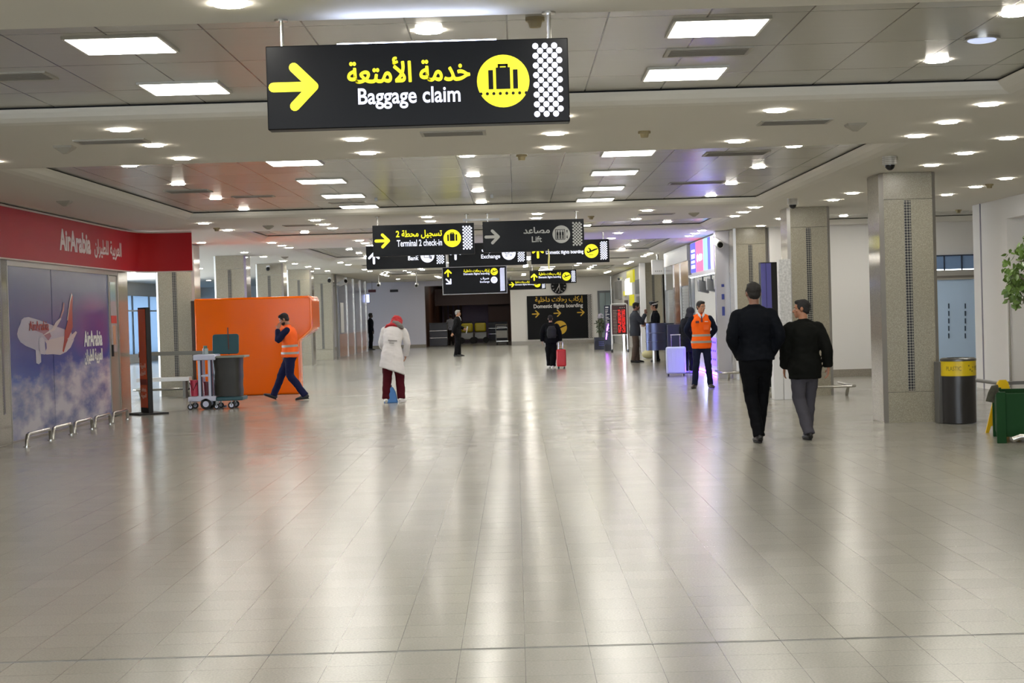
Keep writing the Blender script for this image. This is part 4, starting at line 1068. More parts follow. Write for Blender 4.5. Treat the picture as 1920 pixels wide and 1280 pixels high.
# ------------------------------------------------------------------ right-hand shops
XB = 4.64
def plate(b, Y0, Y1, z0, z1, x0=-0.01, x1=0.0, o=(XB, 36.0, 0)):
    return b.box(x0, x1, Y0 - o[1], Y1 - o[1], z0 - o[2], z1 - o[2])
def booth():
    t = thing('lit_kiosk', 'phone shop kiosk with a backlit blue, pink and white header and violet glowing counter', 'kiosk', (XB, 36.0, 0))
    def YP(px): return 3000 * XB / (px - VPX)
    B().box(0, .3, 0.02, 5.9, 2.44, 3.28).obj('header_box', M_PLWHITE, t)
    secs = [(1298, 1308, '#3f45d8', .55, 'header_screen_blue'), (1308, 1322, '#f04a78', .75, 'header_screen_pink'), (1322, 1330, '#6fc8f0', .8, 'header_screen_cyan'),
            (1330, 1336, '#4152e8', .6, 'header_screen_blue'), (1336, 1341, '#cfe2f8', .9, 'header_screen_white'), (1341, 1345, '#7f4be0', .6, 'header_screen_violet'), (1345, 1352, '#cfd6f4', .8, 'header_screen_pale')]
    for a, c, col, e, nm in secs:
        plate(B(), YP(c), YP(a), 2.50, 3.25, -.012, -.002).obj('header_screen', mat(nm, col, .4, emit=e), t, smooth=False)
    b = B(); y0, y1 = YP(1306), YP(1300)
    for k, (z0, z1) in enumerate(((3.02, 3.08), (2.86, 2.97), (2.74, 2.80), (2.60, 2.69))): plate(b, y0, y1, z0, z1, -.018, -.012)
    b.obj('header_marks', mat('header_mark_white', '#eef6ff', .4, emit=1.0), t, smooth=False)
    b = B(); y0, y1 = YP(1320), YP(1310); rnd = random.Random(3)
    for k in range(9):
        yy = y0 + (y1 - y0) * (k + .5) / 9; hh = .05 + .06 * rnd.random(); plate(b, yy - .05, yy + .05, 2.84 - hh, 2.84 + hh, -.018, -.012)
    b.obj('header_script', mat('header_mark_white', '#eef6ff', .4, emit=1.0), t, smooth=False)
    b = B()
    for k in range(4): yy = YP(1351) + k * .16; plate(b, yy, yy + .09, 2.62 + .12 * k, 2.72 + .12 * k, -.018, -.012)
    plate(b, YP(1344.5), YP(1342), 2.7, 3.05, -.018, -.012)
    b.obj('header_small_text', mat('header_mark_violet', '#7a5fd8', .4, emit=.6), t, smooth=False)
    B().box(-.08, .3, -.02, 5.95, 2.38, 2.44).obj('header_ledge', M_PLWHITE, t)
    b = B().box(-.05, .0, .1, 5.8, 2.37, 2.38); b.obj('ledge_light', mat('ledge_glow', '#ffffff', .4, emit=6), t)
    # post with stickers
    B().box(-.14, .16, -.32, -.04, 0, 3.29).obj('post', mat('glossy_white_post', '#bdbcc2', .12), t)
    b = B()
    for z0, z1 in ((2.04, 2.10), (1.76, 1.88), (1.40, 1.60)): b.box(-.03, .03, -.328, -.32, z0, z1)
    plabel(b.obj('stickers', mat('blue_sticker', '#3c4a9a', .4), t), 'blue stickers on the white post')
    B().box(-.02, .06, 5.85, 5.95, 0, 2.4).obj('far_post', M_CHROME, t)
    # counter
    B().box(0, .55, 0, 5.6, 0.06, 1.06).obj('counter', M_PLWHITE, t, bevel=.01)
    B().box(-.04, .6, -.02, 5.65, 1.06, 1.10).obj('counter_top', M_PLWHITE, t)
    B().box(-.006, 0, .25, 2.4, .22, .88).obj('violet_panel', mat('violet_glow_panel', '#5a40e8', .3, emit=1.5), t, smooth=False)
    b = B()
    for k in range(5):
        for z in (.35, .55, .75): b.box(-.012, -.006, .5 + k * .36, .62 + k * .36, z, z + .04)
    b.obj('counter_print', mat('counter_print_blue', '#4d49a8', .4), t, smooth=False)
    B().box(-.02, .0, 0, 5.6, .02, .06).obj('floor_light_strip', mat('violet_led', '#6428ff', .4, emit=32), t)
    B().box(.60, .66, .0, 5.8, 0, 2.44).obj('rear_glass', mat('kiosk_rear_glass', '#8fa3b8', .1), t)
    B().box(.30, .6, .2, 1.6, 1.1, 1.45).obj('goods', mat('dark_goods', '#23242c', .5), t, bevel=.03)
    for k, px in enumerate((1312, 1328, 1343)):
        Yc = 3000 * (XB + .05) / (px + 5 - VPX) - 36
        R = Matrix.Rotation(math.radians(-28), 3, 'X') @ Matrix.Rotation(math.radians(25), 3, 'Z')
        m = B().obox((.08, Yc, 2.12), .30, .05, .32, R).obj('hanging_monitor', M_GREYM, t, bevel=.006)
        B().cyl((.08, Yc + .05, 2.16), (.08, Yc + .06, 2.38), .02).obj('monitor_arm', M_DARKM, m)
    B().box(-.03, .0, 3.0, 3.05, 0.05, 1.0).obj('vertical_light', mat('cool_tube_glow', '#cfe0ff', .4, emit=14, ecol='#b9c8ff'), t)
booth()
def shop2():
    t = thing('shuttered_shop', 'closed shop with white fascia, grey shutters and copper panels beyond the lit kiosk', 'shop front', (XB, 42.6, 0))
    o = (XB, 42.6, 0)
    def YP(px): return 3000 * XB / (px - VPX)
    plate(B(), 42.7, 49.3, 2.86, 3.28, -.02, .08, o).obj('fascia', M_PLWHITE, t)
    plate(B(), 42.3, 49.4, 0, 2.86, .08, .12, o).obj('back_panel', mat('shop_grey', '#7c7a76', .3), t)
    cop = mat('copper_panel', '#9d6c4c', .15, metal=.35)
    plate(B(), YP(1292), YP(1264), 2.2, 2.85, .0, .06, o).obj('copper_header', cop, t)
    plate(B(), YP(1274), YP(1266), 0.0, 2.2, .0, .06, o).obj('copper_pilaster', cop, t)
    plate(B(), YP(1263), YP(1249), 2.15, 2.85, .0, .06, o).obj('grey_header', mat('grey_glossy_panel', '#6b6763', .1), t)
    sh_ = mat('roller_shutter', '#a3a39e', .35, metal=.3)
    for a, c in ((1290, 1278), (1262, 1252)):
        b = B()
        y0, y1 = YP(a), YP(c)
        for k in range(26): plate(b, y0, y1, .05 + k * .082, .05 + k * .082 + .07, .03, .06, o)
        b.obj('roller_shutter', sh_, t, smooth=False)
    for px in (1293, 1276, 1264, 1248):
        plate(B(), YP(px) - .12, YP(px), 0, 2.86, -.02, .08, o).obj('frame_post', M_CHROME, t)
shop2()
def shop3():
    t = thing('yellow_shop', 'far white shop front with small yellow lit sign panels and a grey door', 'shop front', (4.85, 61.0, 0))
    o = (4.85, 61.0, 0)
    def YP(px): return 3000 * 4.85 / (px - VPX)
    plate(B(), 60.5, 79, 0, 3.28, .0, .2, o).obj('wall_panel', mat('shop_white', '#bdbbb6', .4), t)
    yg = mat('lit_yellow_panel', '#c9c21c', .4, emit=.2)
    plate(B(), YP(1192), YP(1180), 2.7, 3.2, -.08, .0, o).obj('yellow_sign', yg, t)
    plate(B(), YP(1190), YP(1183), 1.75, 2.2, -.06, .0, o).obj('yellow_sign', yg, t)
    plate(B(), YP(1176), YP(1172), 2.2, 2.4, -.06, .0, o).obj('yellow_sign', yg, t)
    plate(B(), YP(1186), YP(1177), 2.22, 2.9, -.1, .0, o).obj('white_sign', mat('white_lit_panel', '#e8eaee', .4, emit=.5), t)
    plate(B(), YP(1203), YP(1195), 0.0, 2.1, -.03, .0, o).obj('grey_door', mat('shop_door_grey', '#6f7375', .3), t)
    plate(B(), YP(1203), YP(1194), 2.2, 2.75, -.05, .0, o).obj('grey_vent_panel', mat('vent_panel_grey', '#5e6163', .4), t)
    plate(B(), YP(1167), YP(1160), 2.1, 2.9, -.15, .0, o).obj('steel_cabinet', M_GREYM, t)
    plate(B(), YP(1178), YP(1173), 0.0, 2.0, -.05, .0, o).obj('brown_panel', mat('brown_side_panel', '#4c3b33', .4), t)
    B().cyl((-.25, YP(1157) - 61, 0), (-.25, YP(1157) - 61, 3.2), .05).obj('post', M_CHROME, t)
shop3()
# far corridor door in the white wall
t = thing('glazed_door', 'grey framed glazed door at the right end of the far white wall', 'door', (4.2, 78.95, 0))
b = B().box(-.12, .63, -.04, 0, 2.45, 2.56).box(-.12, -.02, -.04, 0, 0, 2.45).box(.53, .63, -.04, 0, 0, 2.45); b.obj('frame', mat('door_frame_grey', '#6a6d70', .4), t)
B().box(-.02, .53, -.02, 0, 0, 2.45).obj('pane', mat('door_far_glass', '#8d9c9c', .1), t); B().box(.24, .27, -.03, -.02, 0, 2.45).obj('mullion', mat('door_frame_grey', '#6a6d70', .4), t)
# white pilaster
o = B().box(-.1, .1, 0, .3, 0, 3.29).obj('white_pilaster', M_PLWHITE); o.location = (4.72, 58.9, 0); tag(o, 'slim white pilaster left of the far granite pillar behind the officer', 'post')
# white box sign hanging from the soffit
t = thing('box_sign', 'square white box sign on a bracket between the shuttered shop and the far pillar', 'hanging sign', (4.5, 50.0, 2.66))
B().box(-.19, .19, 0, .25, 0, .46).obj('box', M_PLWHITE, t, bevel=.02); B().cyl((0, .12, .46), (0, .12, .636), .03).obj('bracket', M_CHROME, t)
b = B(); [b.box(-.1 + k * .06, -.06 + k * .06, -.004, 0, .08, .13) for k in range(4)]; b.obj('marks', M_WOFF, t)

# exchange rate board on wheels
def rate_board():
    Y = 60.4; x0 = atY(1146, 600, Y).x; x1 = atY(1176, 600, Y).x
    t = thing('exchange_rate_board', 'wheeled frame holding a dark board of red glowing exchange rate digits', 'display board', ((x0 + x1) / 2, Y, 0))
    w = (x1 - x0) / 2
    B().loft([(-w, 0, .1), (-w, 0, 1.78), (-w + .04, 0, 1.82), (w - .04, 0, 1.82), (w, 0, 1.78), (w, 0, .1)], [.022] * 6, ref=(0, 1, 0), seg=8).obj('frame', M_PLWHITE, t)
    B().box(-w + .03, w - .03, -.03, .05, .68, 1.76).obj('panel', mat('board_dark_red', '#3a1512', .3), t)
    b = B(); b.box(-w + .03, w - .03, -.04, -.03, .63, .66); b.obj('rail', M_PLWHITE, t)
    rn = random.Random(5); b = B()
    for r in range(15):
        z = 1.56 - r * .058
        for c in range(2):
            for d in range(4):
                if rn.random() < .9: b.box(-.04 + c * .15 + d * .03, -.022 + c * .15 + d * .03, -.034, -.03, z, z + .03)
    b.obj('red_digits', mat('red_led_digits', '#f01a12', .4, emit=1.0), t, smooth=False)
    b = B()
    for r in range(16): b.box(-w + .07, -.07 - .03 * rn.random(), -.034, -.03, 1.56 - r * .056, 1.58 - r * .056)
    for k in range(3): b.box(.02 + k * .08, .07 + k * .08, -.034, -.03, 1.66, 1.69)
    b.obj('currency_list', mat('board_list', '#9a8a80', .5), t, smooth=False)
    for s in (-1, 1):
        f = B().box(s * w - .02, s * w + .02, -.25, .25, .08, .11).obj('foot', M_DARKM, t)
        for yy in (-.22, .22): B().cyl((s * w - .02, yy, .045), (s * w + .02, yy, .045), .045).obj('caster', M_RUBBER, f)
    B().box(.14, .19, .1, .14, .02, .66).obj('light_tube', mat('white_tube_glow', '#ffffff', .4, emit=16, ecol='#dfe6ff'), t)
rate_board()
t = thing('info_board', 'dark navy information board with small white text left of the red exchange board', 'display board', (atY(1140, 600, 62.5).x, 62.5, 0))
B().box(-.14, .14, 0, .06, .25, 1.78).obj('panel', mat('navy_board', '#151c30', .3), t); B().box(-.16, .16, -.15, .2, 0, .25).obj('base', M_DARKM, t)
b = B(); rn = random.Random(9)
for r in range(18): b.box(-.1, -.1 + .06 + .12 * rn.random(), -.004, 0, 1.6 - r * .06, 1.62 - r * .06)
b.box(-.09, .03, -.004, 0, 1.68, 1.73); b.obj('text_lines', M_WPRINT, t, smooth=False)
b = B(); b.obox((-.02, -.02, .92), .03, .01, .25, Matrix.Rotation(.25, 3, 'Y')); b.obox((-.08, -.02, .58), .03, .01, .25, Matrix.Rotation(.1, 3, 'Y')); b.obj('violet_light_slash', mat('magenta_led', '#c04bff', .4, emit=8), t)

# generic leafy plant
def leaves(b, centre, rx, ry, rz, n, size, rnd, droop=0.6, shell=0.5):
    for _ in range(n):
        while True:
            v = Vector((rnd.uniform(-1, 1), rnd.uniform(-1, 1), rnd.uniform(-1, 1)))
            if shell < v.length < 1: break
        c = Vector(centre) + Vector((v.x * rx, v.y * ry, v.z * rz))
        d = Vector((rnd.uniform(-1, 1), rnd.uniform(-1, 1), rnd.uniform(-1, .5) - droop)).normalized()
        s, u = sweep_frame(d, Vector((rnd.uniform(-1, 1), rnd.uniform(-1, 1), .3)))
        L = size * rnd.uniform(.7, 1.25); w = L * .27
        pts = [c, c + d * L * .3 + s * w + u * w * .25, c + d * L * .65 + s * w * .8 + u * w * .2, c + d * L, c + d * L * .65 - s * w * .8 + u * w * .2, c + d * L * .3 - s * w + u * w * .25, c + d * L * .5]
        b.add(pts, [(0, 1, 6), (1, 2, 6), (2, 3, 6), (3, 4, 6), (4, 5, 6), (5, 0, 6)])
    return b
M_LEAF = mat('ficus_leaf', '#5f7a35', .4, noise_amt=.35, noise_scale=7)
p = atZ(1127, 655, 0)
t = thing('potted_plant', 'small leafy plant in a square dark blue planter at the far right of the corridor', 'plant', (p.x, p.y, 0))
B().box(-.27, .27, -.27, .27, 0, .5).obj('pot', mat('navy_planter', '#191c33', .25), t, bevel=.01)
b = B(); [b.box(-.1, .12, -.274, -.27, .3 - k * .07, .33 - k * .07) for k in range(3)]; b.obj('pot_print', mat('pot_print_blue', '#4a4f94', .4), t)
b = B(); rn = random.Random(4)
for k in range(6): a = k; b.tube([(0.03 * math.cos(a), .03 * math.sin(a), .48), (.08 * math.cos(a), .08 * math.sin(a), .85), (.1 * math.cos(a + 1), .1 * math.sin(a + 1), 1.2)], .012, 6)
b.obj('stems', mat('plant_stem', '#5c5a42', .6), t)
b = leaves(B(), (0, 0, 1.02), .22, .22, .35, 90, .13, rn, shell=.1); b.obj('foliage', mat('dark_leaf', '#39482f', .4), t)
b = leaves(B(), (0.02, 0, 1.38), .12, .12, .12, 30, .12, rn, shell=.1); plabel(b.obj('pale_blossoms', mat('pale_blossom', '#c3bccb', .5), t), 'pale lilac blossoms')

# curved metal counter pod by the officer
t = thing('counter_pod', 'curved blue-grey metal counter pod on a single post, in front of the officer', 'counter', (4.16, 47.2, 0))
b = B(); n = 10
for z0, z1 in ((.37, .62), (.63, .88), (.89, 1.17)):
    poly = [(-.02 + .30 * math.sin(a), -.02 - .12 * math.cos(a)) for a in [math.radians(-80 + 160 * k / n) for k in range(n + 1)]] + [(.27, .25), (-.31, .25)]
    b.prism(poly, lambda u, v, d: (u, v, d), z0, z1)
b.obj('curved_body', mat('pod_blue_grey', '#565d7c', .25, metal=.6), t)
B().box(.28, .5, -.05, .3, .37, 1.16).obj('dark_side', mat('pod_navy', '#1c2033', .3), t)
b = B().box(-.33, .3, .02, .26, .62, .63); b.box(-.3, .28, .0, .25, .88, .89); b.obj('joint_strip', M_CHROME, t)
B().cyl((-.08, .1, 0), (-.08, .1, .37), .055).obj('post', M_CHROME, t)
o = B().box(0, .38, 0, .3, .3, 1.14).obj('navy_cabinet', mat('navy_cabinet_paint', '#1e1f3c', .35)); o.location = (4.24, 44.6, 0)
b = B().box(0, .38, 0, .3, 0, .3); tag(o, 'plain navy cabinet box between the counter pod and the white suitcase', 'cabinet')
b.v = [(x, y, z) for x, y, z in b.v]; q = b.obj('plinth', M_DARKM, o)
o = B().ell((0, 0, .14), .22, .16, .14).obj('cream_bag', mat('cream_cloth', '#b5ad82', .6)); o.location = (4.25, 51.5, 0); tag(o, 'soft cream bag lying on the floor behind the man in the grey blazer', 'bag')

# suitcases
def suitcase(x, y, w, d, h, hz, rz, label, col, wheel_h=.06):
    t = thing('suitcase', label, 'suitcase', (x, y, 0), rz)
    m = mat('suitcase_' + col[1:], col, .3)
    B().box(-w / 2, w / 2, -d / 2, d / 2, wheel_h, h).obj('shell', m, t, bevel=.04)
    b = B()
    for k in range(5): xx = -w * .36 + k * w * .18; b.box(xx - .008, xx + .008, -d / 2 - .004, -d / 2, wheel_h + .07, h - .07)
    b.obj('ribs', m, t, bevel=.002)
    b = B()
    for s in (-1, 1): b.cyl((s * w * .22, d * .2, h - .01), (s * w * .22, d * .2, hz), .009, 8)
    b.cyl((-w * .26, d * .2, hz), (w * .26, d * .2, hz), .014, 10); b.obj('telescopic_handle', M_CHROME, t)
    B().box(-w * .2, w * .2, -.02, .02, h, h + .02).obj('carry_handle', M_RUBBER, t)
    for sx in (-1, 1):
        for sy in (-1, 1):
            B().cyl((sx * (w / 2 - .05) - .015, sy * (d / 2 - .04), .03), (sx * (w / 2 - .05) + .015, sy * (d / 2 - .04), .03), .03).obj('wheel', M_RUBBER, t)
p = atZ(1269, 705, 0); suitcase(p.x, p.y + .1, .46, .26, .69, .97, math.radians(-8), 'white hard-shell suitcase with raised handle beside the man in the orange vest', '#b9bfd6')
p = atZ(1053, 691, 0); suitcase(p.x, p.y + .1, .26, .22, .54, .74, math.radians(3), 'small bright red suitcase rolling beside the woman in black', '#c6171c')

# cameras
def bullet(loc_, rz, label, sc=1.0, pitch=-15, drop=0.0, wallx=None):
    t = thing('bullet_camera', label, 'security camera', loc_, rz)
    R = Matrix.Rotation(math.radians(pitch), 3, 'X')
    a = R @ Vector((0, .14 * sc, 0)); c = R @ Vector((0, -.16 * sc, 0))
    B().cyl(a, c, .055 * sc, 20).obj('housing', M_PLWHITE, t)
    B().cyl(c + R @ Vector((0, .012, 0)), c + R @ Vector((0, -.01 * sc, 0)), .042 * sc, 16).obj('lens', mat('camera_lens', '#0c0c0c', .1), t)
    if drop > 0: B().cyl((0, .05, .04), (0, .05, drop), .018 * sc).obj('drop_pole', M_PLWHITE, t)
    if wallx is not None: B().tube([(0, .05, 0), (wallx * .5, .08, -.06), (wallx * .9, .15, -.06)], .022 * sc).obj('wall_arm', M_PLWHITE, t)
p = atY(1345, 455, 35.5); bullet(p, math.radians(8), 'large white bullet camera on the post of the lit kiosk', 1.5, 14, wallx=.13)
p = atY(710, 533, 66); bullet(p, 0, 'small white camera hanging on a thin pole, left of the pair before the lilac wall', 1.3, 10, drop=ZT - p.z - .001)
p = atY(781, 534, 66); bullet(p, 0, 'small white camera hanging on a thin pole, right of the pair near the dark recess', 1.3, 10, drop=ZT - p.z - .001)
p = atX(642, 530, -6.72); bullet(p, math.radians(35), 'white bullet camera sticking out of the grey corridor wall', 1.7, -12, wallx=-.2)
p = atY(1168, 522, 66.5); p.x -= .12; bullet(p, math.radians(-20), 'dark small camera high on the shop corner beside the far white wall', 1.2, 5, wallx=.2)
p = atY(618, 525, 61.3); t = thing('wall_camera', 'small black and white camera on the pillar just right of the orange kiosk', 'security camera', p)
B().box(-.05, .05, -.04, .08, -.08, .1).obj('bracket', M_PLWHITE, t); B().ell((0, -.09, -.02), .07, .07, .08).obj('dome', M_RUBBER, t)
p = atY(503, 503, 48.2); t = thing('wall_camera', 'small black camera near the top of the third pillar above the orange kiosk', 'security camera', p)
B().box(-.05, .05, -.04, .09, -.02, .08).obj('bracket', M_PLWHITE, t); B().ell((0, -.09, -.02), .06, .06, .06).obj('dome', M_RUBBER, t)

# corridor wall details: lift doors
t = thing('lift_doors', 'pair of lift doors with brown reflections painted on the lower halves in the grey corridor wall', 'lift door', (-6.95, 62.6, 0))
M_LIFTREFL = mat('lift_painted_reflection', '#a2785c', .2); M_LD = mat('lift_door_grey', '#7d8287', .15, metal=.3)  # brown on the lower door halves is a reflection painted as colour
for k, (y0, y1) in enumerate(((.3, 3.4), (3.7, 6.2), (7.0, 9.3), (9.6, 11.8))):
    d_ = B().box(0.002, .015, y0, y1, 0.02, 2.9).obj('door_leaf', M_LD, t)
    B().box(.015, .02, y0 + .1, y1 - .1, .05, .95).obj('painted_reflection', M_LIFTREFL, d_)
    B().box(.002, .05, y1, y1 + .18, 0, 3.25).obj('jamb', M_CHROME, t)
B().box(.02, .03, .9, 2.0, 1.0, 2.2).obj('white_notice', M_PLWHITE, t)
# exit sign like black plate and small things on lilac wall
p = atY(739, 545, 79.95); o = B().box(-.2, .2, -.05, 0, -.06, .06).obj('wall_plate', M_DARKM); o.location = p; tag(o, 'small black plate high on the lilac far wall', 'wall plate')
p = atY(695, 546, 77); t = thing('exit_sign', 'small dark red sign at the top of the passage by the black silhouette', 'sign', p); B().box(-.12, .25, 0, .05, -.05, .08).obj('box', mat('sign_dark_red', '#5d2a35', .4), t); B().cyl((.07, .02, .08), (.07, .02, ZS - p.z), .01).obj('rod', M_GREYM, t)
p = Vector((-6.948, 75.0, atY(690, 559, 75.0).z))
t = thing('bright_screen', 'small bright bluish screen at the corner of the corridor wall', 'screen', p); B().box(0, .14, 0, .05, -.22, .2).obj('casing', M_DARKM, t); B().box(.01, .13, -.01, 0, -.2, .18).obj('display', mat('bluish_screen_glow', '#aab8ff', .4, emit=1.6), t)

# double-sided display and white patterned column near second right pillar
t = thing('display_stand', 'tall slim display with two pale violet screens on a black body behind the tall man', 'display stand', (4.9, 31.2, 0), math.radians(12))
B().box(-.1, .25, 0, .12, 1.0, 2.44).obj('casing', M_RUBBER, t, bevel=.01)
for k in (0, 1): B().box(-.1 + .11 * k, -.0 + .11 * k, -.008, 0, 1.04, 2.42).obj('screen', mat('violet_screen', '#55548f', .2, emit=.08), t)
B().box(.0, .15, .02, .1, 0.03, 1.0).obj('column', M_RUBBER, t); B().box(-.15, .3, -.2, .3, 0, .03).obj('base', M_RUBBER, t)
t = thing('white_kiosk_column', 'white patterned self-service column left of the second right pillar', 'kiosk', (4.50, 27.1, 0))
mp_ = mat('white_dotted_print', '#c6c5c2', .4, noise_amt=.3, noise_scale=28)
B().box(-.02, .18, 0, .2, 1.1, 2.37).obj('patterned_column', mp_, t, bevel=.004)
B().box(-.16, .14, -.06, .24, 0, 1.1).obj('lower_cabinet', M_PLWHITE, t, bevel=.006)
B().box(.0, .004, -.064, -.06, 0.0, 1.1).obj('joint', M_RUBBER, t)

# ------------------------------------------------------------------ bin, planter, ficus, wet floor sign
p = atZ(1799, 793, 0)
t = thing('recycling_bin', 'tall black round waste bin with yellow band beside the nearest right pillar', 'bin', (p.x, p.y + .0, 0))
r = .225
B().cyl((0, 0, 0.01), (0, 0, .62), r - .01, 40).obj('body', mat('bin_black', '#2b2928', .35), t, angle=60)
B().cyl((0, 0, .62), (0, 0, .81), r, 40).obj('yellow_band', mat('bin_yellow', '#d9bb0e', .4), t, angle=60)
B().loft([(0, 0, .81), (0, 0, .835), (0, 0, .85)], [r + .004, r + .004, r * .9], seg=40).obj('rim', mat('bin_rim', '#54524e', .3, metal=.5), t)
B().cyl((0, 0, .846), (0, 0, .853), r * .62, 30).obj('opening', M_BLACK, t)
b = B()
wrap = lambda u, w, d: ((r + .001 + d) * math.sin(u / r), -(r + .001 + d) * math.cos(u / r), w)
fit_text(b, 'PLASTIC', -.22, -.02, .69, .745, 0, th=.002, bold=.01, fn=wrap)
fit_text(b, 'PET', .19, .26, .69, .745, 0, th=.002, bold=.01, fn=wrap)
b.obj('lettering', mat('band_text', '#8a7a22', .5), t, smooth=False, fix=False)
b = B()
for u, w, s in ((.08, .75, .012), (.1, .70, .014), (.13, .68, .012), (.15, .73, .012)):
    b.prism(circ(u, w, s, 5), lambda a, c, d: wrap(a, c, d), 0, .002)
b.obj('symbols', mat('band_text', '#8a7a22', .5), t, smooth=False)
B().box(-r - .03, -r + .05, .0, .24, 0, .80).obj('rear_panel', mat('bin_side_grey', '#55534f', .4), t, bevel=.01)

p = atZ(1870, 831, 0)
t = thing('green_planter', 'dark green square wooden planter with legs at the right edge of the photo', 'planter', (p.x, p.y, 0), math.radians(-14))
G = mat('planter_green', '#0b3a12', .6, spec=.2)
b = B().box(0, 1.1, .02, .06, .07, .55).box(0, 1.1, .96, 1.0, .07, .55).box(0.02, .06, .05, .97, .07, .55).box(1.04, 1.08, .05, .97, .07, .55).box(.05, 1.05, .05, .97, .07, .10); b.obj('box', G, t, bevel=.004)
for x, y in ((0, 0), (1.0, 0), (0, .92), (1.0, .92)): B().box(x, x + .1, y, y + .1, 0, .565).obj('leg', G, t, bevel=.004)
B().box(.06, 1.04, .06, .96, .45, .49).obj('soil', mat('soil_brown', '#2b2118', .9, bump=1, noise_scale=30), t)
o = B().loft([(.02, .02, .60), (-.02, .0, .60), (-.05, -.01, .55), (-.07, -.015, .46)], [(.05, .02), (.05, .02), (.04, .015), (.045, .012)], ref=(0, 1, 0), seg=8).obj('cleaning_cloth', mat('cloth_green_brown', '#39382a', .8, noise_amt=.5, noise_scale=18))
o.location = t.location; o.rotation_euler = t.rotation_euler; tag(o, 'dark green and brown cloth draped over the left corner of the green planter', 'cloth')
tx_, ty_ = t.location.x, t.location.y
t = thing('ficus_tree', 'leafy ficus tree growing in the green planter, hanging into the right edge', 'tree', (tx_ + .62, ty_ + .35, .49))
b = B(); b.tube([(0, 0, 0), (.03, 0, .5), (.0, .02, 1.1), (.05, 0, 1.7)], .035)
for k in range(9):
    a = k * 2.4; b.tube([(.02, 0, .8 + .08 * k), (.25 * math.cos(a), .25 * math.sin(a), 1.05 + .08 * k), (.42 * math.cos(a), .42 * math.sin(a), 1.0 + .09 * k)], .01, 6)
b.obj('trunk', mat('ficus_bark', '#6d6352', .7), t)
rn = random.Random(11); b = B(); leaves(b, (.12, 0, 1.45), .52, .5, .42, 620, .085, rn, shell=.3)
for k in range(7): leaves(b, (-.36 + .03 * k, -.1 + .04 * k, 1.38 - .09 * (k % 4)), .08, .1, .14, 22, .08, rn, shell=.0)
b.obj('foliage', M_LEAF, t)
p = atZ(1856, 822, 0)
t = thing('wet_floor_sign', 'yellow folding wet-floor sign peeking out behind the green planter', 'floor sign', (5.76, 19.0, 0), math.radians(8))
Yl = mat('sign_plastic_yellow', '#e0b80f', .4)
b = B()
for s in (-1, 1):
    poly = [(-.15, 0), (-.11, 0), (-.09, .08), (.09, .08), (.11, 0), (.15, 0), (.065, .60), (.04, .635), (-.04, .635), (-.065, .60)]
    bb = B().prism(poly, lambda u, v, d: (u, s * (.17 - .17 * v / .64) + d, v), -.008, .008)
    o = bb.obj('leaf', Yl, t)
plabel(t.children[0], 'front folding leaf') if t.children else None
# chrome rail at the right edge
t = thing('bumper_rail', 'chrome low bumper rail end at the right edge in front of the green planter', 'bumper rail', (5.17, 16.75, 0))
B().loft([(0, 0, .12), (.08, -.01, .15), (.6, -.12, .15), (1.4, -.3, .15)], [.028] * 4, ref=(0, 0, 1), seg=12).obj('tube', M_CHROME, t)
B().loft([(.13, -.02, .15), (.3, .0, .05), (.36, .02, 0)], [.025, .022, .03], ref=(0, 1, 0)).obj('foot', M_CHROME, t)
B().loft([(.9, -.2, .15), (1.05, -.15, .05), (1.1, -.14, 0)], [.025, .022, .03], ref=(0, 1, 0)).obj('foot', M_CHROME, t)
t = thing('bumper_rail', 'grey flat-topped low rail in front of the white side wall at the right', 'bumper rail', (7.6, 25.2, 0))
b = B().box(0, .75, 0, .12, .24, .29); b.loft([(.0, .06, .265), (-.05, 2.6, .265)], [.03, .03], ref=(0, 0, 1)); b.obj('rail', M_GREYM, t)
for x, y in ((.1, .06), (.65, .06), (-.04, 2.2)): B().loft([(x + .1, y + .04, 0), (x, y, .24)], [.035, .03]).obj('foot', M_GREYM, t)
# ------------------------------------------------------------------ people
def remesh(b, name, m, parent, vox, smooth=3, fold=0.0, fscale=9.0, seed=0):
    me = bpy.data.meshes.new(name); me.from_pydata(b.v, [], b.f); me.update()
    o = bpy.data.objects.new(name, me); COL.objects.link(o)
    md = o.modifiers.new('r', 'REMESH'); md.mode = 'VOXEL'; md.voxel_size = vox
    sm = o.modifiers.new('s', 'SMOOTH'); sm.factor = 0.5; sm.iterations = smooth
    dg = bpy.context.evaluated_depsgraph_get(); dg.update()
    m2 = bpy.data.meshes.new_from_object(o.evaluated_get(dg))
    o.modifiers.clear(); o.data = m2; bpy.data.meshes.remove(me); m2.name = name
    if fold > 0:
        n = len(m2.vertices); nr = [Vector(v.normal) for v in m2.vertices]
        for i, v in enumerate(m2.vertices):
            c = v.co
            k = noise.noise(Vector((c.x * fscale + seed, c.y * fscale, c.z * fscale * 1.6 + c.x * 5)))
            k += .5 * noise.noise(Vector((c.x * fscale * 2 + 7, c.y * fscale * 2, c.z * fscale * 3 + seed)))
            v.co = c + nr[i] * (fold * k)
    m2.materials.clear(); m2.materials.append(m); m2.shade_smooth()
    o.parent = parent
    return o

